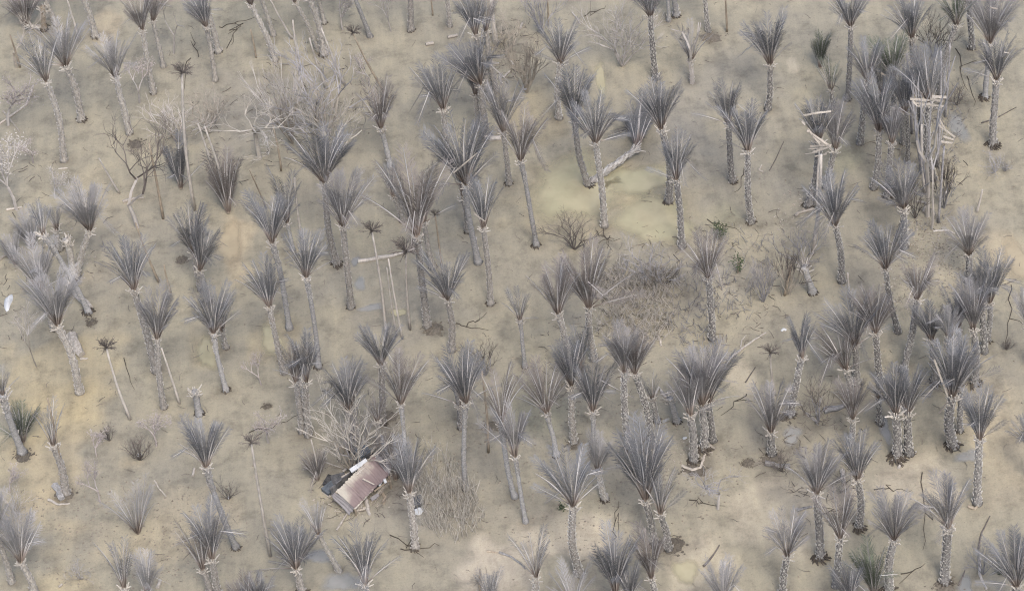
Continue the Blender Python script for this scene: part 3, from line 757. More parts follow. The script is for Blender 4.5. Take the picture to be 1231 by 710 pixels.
TUFT = None
def tuft_mesh():
    rnd = random.Random(5); b = MB()
    for k in range(30):
        t = R(rnd.uniform(10, 85)); ph = k * 2.4; d = V(math.sin(t) * math.cos(ph), math.sin(t) * math.sin(ph), math.cos(t)); L = rnd.uniform(.6, 1)
        o = d.orthogonal().normalized()
        b.tube([V(0, 0, 0), d * L * .6, d * L + V(0, 0, -.12)], [.03, .025, .01], 3)
        for j in range(9):
            p = d * L * rnd.uniform(.35, 1); u = (d + V(rnd.uniform(-.7, .7), rnd.uniform(-.7, .7), rnd.uniform(-.6, .3))).normalized() * .3
            b.face([p, p + u * .5 + o * .02, p + u, p + u * .5 - o * .02])
    return b.mesh('crown_tuft', [M['twig_dark']])

def build_stem(bx, by, tx, ty, r, label, m='pole', tuft=0.0, name='bare_sapling', cat='bare sapling', bend=.02, back=0, tz=None):
    global TUFT
    base = on_land(bx, by, -.1); top = H(base, tx, ty, back) if tz is None else G(tx, ty, tz)
    d = top - base; L = d.length; rnd = random.Random(int(bx * 7 + by))
    b = MB(); n = 7; sx = rnd.uniform(-1, 1) * bend * L; sy = rnd.uniform(-1, 1) * bend * L
    pts = [V(sx * math.sin(math.pi * i / n) + rnd.uniform(-.02, .02), sy * math.sin(math.pi * i / n), L * i / n) for i in range(n + 1)]
    b.tube(pts, [r * (1.15 - .45 * i / n) for i in range(n + 1)], 6, 0, True, .06, rnd)
    me = b.mesh('stalk', [M[m]], True)
    if tuft:
        root = bpy.data.objects.new(name, None); COL.objects.link(root); root.location = base
        link('stalk', me, root, aim(d))
        if TUFT is None: TUFT = tuft_mesh()
        link('crown_tuft', TUFT, root, Matrix.Translation(d) @ Matrix.Scale(tuft, 4))
    else:
        root = link(name, me, None, Matrix.Translation(base) @ aim(d))
    return tag(root, label, cat, 'thin bare stems and poles' if cat == 'bare sapling' else None)

def lying(name, pts, r, label, cat, m='wood', group=None, z=None, flat=False, n=6):
    """a log, branch or stalk on the mud: pts in the photograph, r in metres (start, end)"""
    P = [on_land(x, y, 0) for x, y in pts]
    c = P[0].copy(); b = MB(); rnd = random.Random(int(pts[0][0] * 3 + pts[0][1]))
    q = []
    for i, p in enumerate(P):
        k = i / max(1, len(P) - 1); rr = r[0] + (r[1] - r[0]) * k
        zz = z[i] if z else rr * .7
        g = p if not z else G(*pts[i], zz)
        q.append(V(g.x, g.y, (p.z if not z else 0) + zz) - c)
    full = []
    for i in range(len(q) - 1):
        for j in range(3): full.append(q[i].lerp(q[i + 1], j / 3) + V(rnd.uniform(-1, 1), rnd.uniform(-1, 1), 0) * r[0] * .25)
    full.append(q[-1])
    b.tube(full, [r[0] + (r[1] - r[0]) * i / (len(full) - 1) for i in range(len(full))], n, 0, True, .12, rnd)
    o = link(name, b.mesh(name, [M[m]]), None, Matrix.Translation(c))
    return tag(o, label, cat, group)

def plank(p, q, wd, th, label, m='wood', group='pale planks washed up by the flood', roll=0.0, cat='plank', name='plank'):
    d = q - p; L = d.length; b = MB(); rnd = random.Random(int(L * 1000))
    k = rnd.uniform(-.1, .1) * wd
    for i in range(3):                      # slightly warped and split at the ends
        a = L * i / 3; e = L * (i + 1) / 3
        b.box(V(0, k * math.sin(i * 2.1), (a + e) / 2), V(wd / 2 * (1 - .12 * i * rnd.random()), 0, 0), V(0, th / 2, 0), V(0, 0, (e - a) / 2 - (.0 if i else .004)))
    o = link(name, b.mesh(name, [M[m]]), None, Matrix.Translation(p) @ aim(d, roll))
    return tag(o, label, cat, group)

PITS = ((163, 174, .75, 'dark clod heap at the foot of the palm beside the fuzzy bush'), (899, 557, .55, 'small dark hole with a pale rim, lower right of centre'), (522, 396, .9, 'round root plate of the tall bent palm'),
        (835, 565, 1.0, 'dark pit framed by the bent pale log'), (855, 45, 1.0, 'dark debris heap at the slim trunk on the top edge'), (77, 594, .8, 'dark root pit at the foot of the palm with broken stalks'),
        (690, 536, .6, 'dark root ball at the upright rough palm, lower centre'), (810, 655, 1.0, 'dark torn mat under the joined pair, lower centre'), (219, 312, .55, 'dark clod cluster left of the palm with the thin tall stem'), (1136, 704, .9, 'root heap at the bottom right palm'),
        (466, 500, .9, 'dark ring of debris right of the palm pierced by a thin stem'), (28, 548, .8, 'dark torn earth at the thick bare trunk on the left edge'), (592, 512, .7, 'dark debris at the foot of the stub trunked palm'), (928, 551, .8, 'dark pit in front of the short palm, lower right of centre'),
        (321, 488, .3, 'tiny dark clod heap right of the tall thin pole'), (110, 388, .5, 'dark roots at the end of the thick grey log'), (944, 500, .5, 'dark wet root ball of the palm leaning right'))
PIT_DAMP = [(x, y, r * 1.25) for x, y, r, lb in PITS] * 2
# ================================================================== build: large structure
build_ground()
for i, (x, y, a, b_, m) in enumerate(((690, 226, 48, 50, 'water_yellow'), (768, 216, 44, 22, 'water_yellow'), (786, 264, 54, 30, 'water_yellow'), (722, 95, 8, 19, 'water_yellow'),
        (479, 375, 10, 6, 'water_yellow'), (824, 686, 14, 19, 'water_yellow'), (1226, 314, 17, 30, 'water_tan'), (326, 408, 14, 19, 'water_yellow'), (249, 424, 12, 21, 'water_yellow'),
        (1152, 152, 11, 21, 'water_grey'), (433, 341, 6, 12, 'water_grey'), (446, 370, 15, 5, 'water_grey'), (427, 314, 6, 6, 'water_grey'), (412, 700, 24, 14, 'water_grey'), (384, 668, 20, 9, 'water_grey'),
        (1166, 547, 18, 9, 'water_grey'), (1064, 516, 8, 16, 'water_grey'), (1161, 706, 10, 16, 'water_grey'), (276, 291, 14, 30, 'water_tan'), (952, 522, 12, 12, 'water_grey'))):
    build_puddle(x, y, a, b_, m, i + 3)

# ================================================================== the palms
HUBS = {}
def hub_of(start):
    return next(v for k, v in HUBS.items() if k.startswith(start))[0].location
for i, (spec, fl, lb) in enumerate(PALMS):
    HUBS[lb] = build_palm(spec, fl, lb, 1000 + i)
build_palm([708, 221, 766, 178, 764, 124, 24, 9], 'rd', 'fallen palm lying slantwise across the yellow puddle, its trunk on the mud', 4001, lie=.8)

# palms of the U shaped clump on the left that have lost their heads
def stump(bx, by, tx, ty, r, label, m='pole', burst=True):
    base = on_land(bx, by, -.1); top = H(base, tx, ty); d = top - base
    root = bpy.data.objects.new('palm_stump', None); COL.objects.link(root); root.location = base
    (tm, sm), q = trunk_for('g', max(d.length, 1.2), int(bx))
    rr = r / .25
    t = paint(link('trunk', tm, root, aim(d) @ Matrix.Diagonal((rr, rr, d.length / q, 1))), M[m])
    if burst: link('crown_base', BUTTS[int(bx) % 4], root, Matrix.Translation(d - V(0, 0, .1)) @ Matrix.Diagonal((rr * .8, rr * .8, rr * .9, 1)))
    if by > 0: link('root_mass', ROOTS[int(by) % 3], root, Matrix.Scale(rr * .7, 4))
    return tag(root, label, 'palm stump', 'broken palms without a crown')
stump(90, 336, 80, 288, .28, 'white headless palm, middle arm of the U shaped pair on the left', 'trunk_pale')
stump(240, 497, 234, 470, .26, 'grey broken stub with a small dark tuft, behind the palm with the leaning bluish trunk', 'trunk_grey')
stump(814, 507, 805, 478, .24, 'stubby broken palm with an arched dead stalk, right of the slanting trunk', 'trunk_grey')
stump(977, 351, 967, 320, .27, 'leaning grey broken palm under the long pole, its top a nest of twigs', 'trunk_grey')
stump(1148, 470, 1143, 412, .26, 'pale naked post amid the crowded right hand group', 'pole')
stump(53, 36, 51, 8, .24, 'brown torn post beside the corner palm at upper left', 'pole_brown')
stump(555, 514, 549, 470, .2, 'short dark stub behind the foot of the tall smooth palm', 'trunk_dark', False)

# ================================================================== bare trees and bushes
TW = 'bare trees and bushes killed by the flood'
for a in (
    (1115, 260, 1121, 40, .26, 'fork', 1, 'pole', 'twig_grey', 'bare_tree', 'tall grey forked bare tree in the right hand thicket, left of its twin', 'bare tree'),
    (1120, 276, 1131, 170, .26, 'fork', 2, 'pole', 'twig_grey', 'bare_tree', 'shorter grey bare tree right of the tall forked one in the thicket', 'bare tree'),
    (1117, 250, 1101, 110, .16, 'fork', 3, 'twig_grey', 'twig_grey', 'bare_tree', 'thin grey bare tree leaning left beside the tall forked one', 'bare tree'),
    (209, 65, 212, 4, .42, 'snag', 1, 'twig_pale', 'twig_pale', 'bare_tree', 'pale forked snag with crooked trunk near the top left', 'bare tree'),
    (168, 124, 163, 72, .50, 'fluff', 1, 'twig_pale', 'twig_pink', 'bush', 'fuzzy whitish bush beside the palm at upper left', 'bush'),
    (165, 272, 130, 160, .55, 'crown', 1, 'twig_pale', 'twig_dark', 'bare_tree', 'slanting bare tree with dark twig head at upper left', 'bare tree'),
    (312, 190, 292, 92, .68, 'crown', 2, 'reed', 'reed', 'bare_tree', 'wide twiggy bare tree with tan branches, upper left of centre', 'bare tree'),
    (352, 172, 330, 72, .40, 'fan', 2, 'twig_tan', 'twig_pale', 'bare_tree', 'pale plumed bare tree right of the wide twiggy one', 'bare tree'),
    (390, 168, 374, 74, .85, 'bush', 1, 'twig_tan', 'twig_grey', 'bush', 'big dark tangle of twigs pierced by slanting pale stems', 'bush'),
    (404, 192, 402, 110, .80, 'bush', 2, 'reed', 'reed', 'bare_tree', 'tan tangled bare tree behind the big dark palm fan', 'bare tree'),
    (412, 36, 402, -8, .6, 'fluff', 3, 'twig_pale', 'twig_pale', 'bush', 'small pale plume on a thin stem at the top edge', 'bush'),
    (470, 38, 458, -10, .6, 'crown', 3, 'twig_pale', 'twig_pale', 'bush', 'small pale twig head on a thin stem at the top edge, beside the lone trunk', 'bush'),
    (444, 104, 441, 66, .7, 'fluff', 1, 'twig_pale', 'twig_pink', 'bush', 'loose pale bush left of the neat fan touched by a thin stem', 'bush'),
    (748, 80, 736, 14, .78, 'bush', 3, 'twig_pale', 'twig_pale', 'bush', 'whitish many stemmed bush at top centre on open mud', 'bush'),
    (634, 112, 629, 52, .55, 'fan', 1, 'twig_tan', 'twig_tan', 'bush', 'brown withered weed left of the umbrella fan, upper centre', 'bush'),
    (610, 64, 606, 28, 1.1, 'bush', 1, 'twig_tan', 'twig_tan', 'bush', 'brown thorny heap right of the white pole at the top', 'bush'),
    (651, 40, 641, -12, .5, 'fan', 2, 'twig_grey', 'twig_grey', 'bare_tree', 'grey many stemmed bare tree at the top edge, above the umbrella fan', 'bare tree'),
    (832, 99, 830, 30, .42, 'snag', 2, 'twig_pale', 'twig_pale', 'bare_tree', 'white branched snag standing in front of the dead palm at top right of centre', 'bare tree'),
    (424, 566, 402, 484, .72, 'bush', 3, 'twig_tan', 'reed', 'bare_tree', 'large grey bare tree spreading over the left side of the shed', 'bare tree'),
    (430, 560, 428, 492, .6, 'bush', 2, 'twig_grey', 'twig_grey', 'bush', 'dense grey thicket just behind the shed', 'bush'),
    (863, 611, 868, 544, .55, 'crown', 1, 'twig_pale', 'twig_grey', 'bare_tree', 'small bare tree with pale trunk alone on mud, lower right of centre', 'bare tree'),
    (781, 345, 774, 300, .9, 'bush', 3, 'twig_tan', 'twig_grey', 'bush', 'dark tufted bush at the top of the scrub patch', 'bush'),
    (802, 340, 800, 318, .9, 'bush', 1, 'twig_dark', 'twig_dark', 'bush', 'small dark bush right of the tufted one at the scrub patch', 'bush'),
    (918, 362, 914, 316, .5, 'fan', 1, 'twig_grey', 'twig_grey', 'bush', 'grey withered stems standing right of the reddish palm', 'bush'),
    (946, 354, 948, 300, .5, 'fan', 2, 'twig_tan', 'twig_dark', 'bush', 'dark scraggy bush left of the grey broken palm', 'bush'),
    (968, 322, 965, 284, 1.3, 'bush', 2, 'twig_pale', 'twig_grey', 'bush', 'messy pale twig nest at the grey broken palm', 'bush'),
    (20, 253, 2, 176, .55, 'fluff', 2, 'twig_pale', 'twig_pale', 'bare_tree', 'pale bare tree with slanting trunk at the left edge', 'bare tree'),
    (10, 150, 4, 82, .7, 'fluff', 3, 'twig_pale', 'twig_pink', 'bush', 'pinkish pale bush at the left edge over crossed logs', 'bush'),
    (40, 196, 34, 164, .7, 'fluff', 1, 'twig_pink', 'twig_pink', 'bush', 'tiny pinkish shrub left of the palm with the dark pit', 'bush'),
    (66, 238, 62, 208, 1.0, 'fluff', 2, 'twig_pale', 'twig_pale', 'bush', 'round whitish bush above the U shaped pair', 'bush'),
    (20, 80, 10, 24, .8, 'crown', 2, 'twig_tan', 'twig_tan', 'bare_tree', 'little reddish bare tree at the left edge below the corner palm', 'bare tree'),
    (214, 170, 206, 128, 1.0, 'bush', 1, 'twig_tan', 'twig_pale', 'bush', 'low pale bush at the tall dark tufted stem', 'bush'),
    (250, 160, 244, 116, .9, 'bush', 3, 'twig_tan', 'twig_tan', 'bush', 'low tan bush right of the tall dark tufted stem', 'bush'),
    (116, 548, 111, 520, .85, 'fluff', 3, 'twig_pink', 'twig_pink', 'bush', 'upper one of two pinkish shrubs above the thin sparse palm', 'bush'),
    (120, 602, 112, 560, .55, 'fluff', 1, 'twig_pink', 'twig_pink', 'bush', 'lower one of two pinkish shrubs above the thin sparse palm', 'bush'),
    (188, 536, 185, 505, .8, 'fluff', 2, 'twig_pink', 'twig_pink', 'bush', 'pinkish shrub right of the burst dark stump, lower left', 'bush'),
    (12, 590, 6, 560, 1.0, 'fluff', 3, 'twig_pink', 'twig_pink', 'bush', 'pinkish bush at the left edge under the thick bare trunk', 'bush'),
    (18, 620, 14, 590, .9, 'bush', 1, 'twig_tan', 'twig_pale', 'bush', 'scruffy pale bush above the corner palm at lower left', 'bush'),
    (132, 530, 124, 512, .8, 'fan', 3, 'twig_dark', 'twig_dark', 'bush', 'small dark sprout above the two pinkish shrubs', 'bush'),
    (168, 552, 166, 532, 1.5, 'fan', 1, 'twig_dark', 'twig_dark', 'bush', 'burst dark stump of splayed roots, lower left', 'bush'),
    (275, 600, 276, 584, 1.3, 'fan', 2, 'twig_dark', 'twig_dark', 'bush', 'tiny dark sprout beside the bluish leaning trunk', 'bush'),
    (96, 696, 94, 680, 1.3, 'bush', 2, 'twig_tan', 'twig_grey', 'bush', 'flat grey bush near the bottom edge right of the corner palm', 'bush'),
    (314, 462, 304, 430, .8, 'fluff', 1, 'twig_pink', 'twig_pink', 'bush', 'thin pinkish shrub left of the twin palms', 'bush'),
    (323, 532, 308, 486, .5, 'fluff', 3, 'twig_pale', 'twig_pink', 'bush', 'pale shrub on a slanting stem above the tall thin pole, lower left of centre', 'bush'),
    (44, 440, 14, 372, .35, 'crown', 3, 'twig_tan', 'twig_pale', 'bare_tree', 'thin slanting bare tree near the white shard at the left edge', 'bare tree'),
    (1182, 690, 1180, 650, .5, 'bush', 3, 'twig_grey', 'twig_grey', 'bush', 'grey dead shrub left of the corner palm at lower right', 'bush'),
    (1150, 126, 1150, 108, 1.2, 'bush', 2, 'twig_dark', 'twig_dark', 'bush', 'dark bush above the small grey pool', 'bush'),
    (1196, 206, 1194, 190, 1.4, 'bush', 1, 'twig_grey', 'twig_grey', 'bush', 'flattened grey bush under the front palm near the upper right corner', 'bush'),
    (1135, 250, 1138, 180, .4, 'fan', 3, 'twig_grey', 'twig_dark', 'bush', 'dark upright brush right of the grey bare trees', 'bush'),
    (1122, 70, 1119, 20, .7, 'bush', 3, 'twig_grey', 'twig_dark', 'bush', 'dark brush under the greenish leaning palm', 'bush'),
    (1100, 262, 1099, 215, .6, 'bush', 2, 'twig_dark', 'twig_dark', 'bush', 'dark brush behind the sprawling fan in the thicket', 'bush'),
    (690, 300, 684, 262, 1.0, 'bush', 1, 'twig_dark', 'twig_dark', 'bush', 'dark tangle behind the palm with reddish stalks', 'bush'),
    (575, 700, 570, 690, 1.2, 'bush', 3, 'twig_tan', 'twig_tan', 'bush', 'low twig mat at the bottom edge, centre', 'bush'),
    (984, 506, 976, 470, .9, 'bush', 1, 'twig_grey', 'twig_dark', 'bush', 'dark debris brush left of the curved grey log', 'bush'),
    (940, 566, 936, 545, 1.3, 'bush', 2, 'twig_dark', 'twig_dark', 'bush', 'dark brush in the gully, lower right of centre', 'bush'),
    (584, 450, 578, 418, .9, 'bush', 3, 'twig_grey', 'twig_dark', 'bush', 'dark twiggy clump at the right of the wide fan on the tall smooth palm', 'bush'),
    (1016, 592, 1014, 566, 1.0, 'bush', 3, 'twig_pale', 'twig_dark', 'bush', 'dark brush between the two tall lower right palms', 'bush'),
    (1208, 205, 1212, 196, 1.4, 'fan', 2, 'twig_grey', 'twig_grey', 'bush', 'tiny grey weed near the upper right edge', 'bush'),
    (1210, 420, 1212, 408, 1.2, 'fan', 3, 'twig_dark', 'twig_dark', 'bush', 'tiny dark weed on the wheel ruts at the right edge', 'bush')):
    build_tree(*a, group=TW)

# green shoots
def shrub(px, py, h, label, seed, n=260):
    rnd = random.Random(seed); base = on_land(px, py); st = MB(); lf = MB()
    root = bpy.data.objects.new('green_shrub', None); COL.objects.link(root); root.location = base
    for k in range(7):
        d = V(rnd.uniform(-.35, .35), rnd.uniform(-.3, .3), 1).normalized() * h * rnd.uniform(.6, 1)
        st.tube([V(0, 0, -.05), d * .5, d], [.03, .02, .008], 3)
        for j in range(n // 7):
            p = d * rnd.uniform(.25, 1) + V(rnd.gauss(0, .12), rnd.gauss(0, .12), rnd.gauss(0, .1))
            u = V(rnd.gauss(0, 1), rnd.gauss(0, 1), rnd.gauss(0, .7)).normalized(); q = u.orthogonal().normalized()
            lf.face([p, p + u * .08 + q * .04, p + u * .17, p + u * .08 - q * .04])
    link('stem', st.mesh('stem', [M['pole_brown']]), root); o = link('foliage', lf.mesh('foliage', [M['green']]), root); o['kind'] = 'stuff'
    tag(root, label, 'shrub', 'green shoots on the mud')
shrub(867, 288, 1.9, 'upper green shrub right of the reddish crowned palm', 1)
shrub(887, 328, 2.2, 'lower and fainter green shrub right of the reddish crowned palm', 2, 140)
shrub(1138, 452, 1.6, 'green tuft growing in the crown of the crowded right hand group', 3, 200)
shrub(1203, 690, .5, 'tiny green sprout left of the corner palm at lower right', 4, 60)
shrub(676, 612, .5, 'tiny green sprout at the crown of the large bottom palm', 5, 60)

# ================================================================== thin bare stems and poles
for a in (
    (234, 252, 219, 88, .13, 'tall dark tufted stem, pale and straight, upper left', 'pole', 1.0),
    (196, 262, 179, 172, .10, 'thin brownish stem left of the trunkless bluish palm', 'pole_brown', 0),
    (268, 240, 238, 149, .10, 'left one of two pale poles leaning through the trunkless palm', 'pole', 0),
    (275, 246, 246, 152, .10, 'right one of two pale poles leaning through the trunkless palm', 'pole', 0),
    (96, 49, 81, 0, .10, 'thin pale stem between the two broad fans at upper left', 'pole', 0),
    (352, 47, 324, -2, .09, 'thin pale stem at the top edge right of the long slanting trunk', 'pole', 0),
    (359, 71, 352, 24, .09, 'short pale stick left of the crossing trunks at the top', 'pole', 0),
    (393, 106, 372, 46, .10, 'left one of two slanting stems over the dark tangle', 'pole', 0),
    (415, 102, 386, 34, .10, 'right one of two slanting stems over the dark tangle', 'pole', 0),
    (467, 118, 424, 40, .09, 'long thin stem with tiny tuft slanting onto the neat fan', 'pole_brown', .8),
    (597, 54, 591, -2, .22, 'thick white pole standing at the top edge, centre', 'pole', 0),
    (520, 18, 517, -6, .07, 'thin stick at the top edge left of a trunk, upper middle', 'pole_brown', 0),
    (659, 31, 658, -4, .08, 'thin tan stick at the top edge above the umbrella fan', 'pole_brown', 0),
    (874, 38, 872, -4, .09, 'straight thin stick at the top edge, right of the trunk with debris', 'pole_brown', 0),
    (364, 292, 354, 214, .10, 'pale pole in front of the half hidden narrow palm', 'pole', 0),
    (464, 403, 447, 278, .11, 'tall pale stem with a small dark head above the shed, left of the others', 'pole', .9),
    (493, 396, 488, 303, .10, 'pale stem with dark feathery head on the long fallen log', 'pole', 1.3),
    (484, 407, 467, 311, .08, 'slanting thin pole between two tufted stems', 'pole', 0),
    (477, 403, 465, 321, .06, 'faint thinner pole left of the slanting one', 'pole', 0),
    (531, 320, 523, 258, .07, 'thin brown stem behind the wide curling fan', 'pole_brown', .5),
    (144, 232, 119, 190, .08, 'thin pale stick under the slanting bare tree at upper left', 'pole', 0),
    (191, 338, 163, 268, .09, 'thin pole slanting over the palm bent left', 'pole_brown', 0),
    (205, 350, 197, 318, .07, 'short brown stick behind the upright fan on the left', 'pole_brown', 0),
    (157, 504, 128, 418, .10, 'curved tufted stem alone on mud on the left side', 'pole', .9),
    (216, 484, 194, 418, .09, 'thin pale stick leaning right of the upright fan, left side', 'pole', 0),
    (325, 668, 302, 532, .11, 'tall thin pole with dry tuft, lower left of centre', 'pole', .8),
    (587, 543, 579, 446, .10, 'thin pale pole standing right of the tall smooth palm', 'pole_brown', 0),
    (932, 474, 926, 424, .10, 'little stem with dark tuft above the short palm, right of centre', 'pole', .8),
    (1025, 372, 1019, 328, .09, 'thin pale pole in front of the grey fan, right of centre', 'pole', 0),
    (976, 305, 987, 186, .17, 'long grey pole leaning against the palm with lodged planks', 'pole', 0),
    (982, 252, 985, 182, .10, 'shorter grey pole left of the long leaning one', 'pole', 0),
    (75, 592, 57, 478, .08, 'thin broken pole along the palm with the root pit', 'pole_brown', 0),
    (24, 80, 12, 42, .08, 'thin brownish stick under the little reddish tree', 'pole_brown', 0),
    (383, 575, 374, 528, .07, 'thin stick behind the little grey palm by the shed', 'pole', 0),
    (454, 544, 454, 508, .12, 'pale upright post behind the shed roof', 'pole', 0),
    (1174, 255, 1181, 228, .10, 'short pale stick above the round fan at the right', 'pole', 0),
    (943, 355, 951, 318, .11, 'pale stub standing left of the grey broken palm', 'pole_brown', 0),
    (577, 712, 577, 684, .09, 'thin pale pole at the bottom edge, centre', 'pole_brown', 0),
    (320, 250, 300, 205, .06, 'thin dark stick behind the wide fan leaning left', 'pole_brown', 0),
    (308, 70, 301, 35, .07, 'thin stick left of the long slanting trunk at the top', 'pole_brown', 0),
    (375, 152, 362, 116, .07, 'thin pale stick left in the dark tangle', 'pole', 0),
    (1108, 205, 1097, 122, .12, 'grey snapped stem left of the upper plank heap', 'twig_grey', 0), (1126, 200, 1131, 62, .12, 'tall grey snapped stem right of the upper plank heap', 'twig_grey', 0),
    (1128, 268, 1135, 176, .10, 'grey snapped stem right of the forked trees', 'twig_grey', 0), (1106, 180, 1104, 96, .10, 'thin grey stem leaning in the thicket behind the plank heap', 'twig_grey', 0),
    (1112, 232, 1108, 150, .11, 'pale snapped stem in front of the thicket, left of the forked trees', 'pole', 0), (1136, 140, 1142, 52, .10, 'thin grey stem under the greenish leaning palm', 'twig_grey', 0), (1096, 160, 1090, 66, .10, 'thin grey stem behind the narrow thicket palm', 'twig_grey', 0),
    (338, 205, 328, 150, .08, 'thin tan stem under the pale plumed tree', 'pole_brown', 0)):
    build_stem(a[0], a[1], a[2], a[3], a[4], a[5], a[6], a[7])

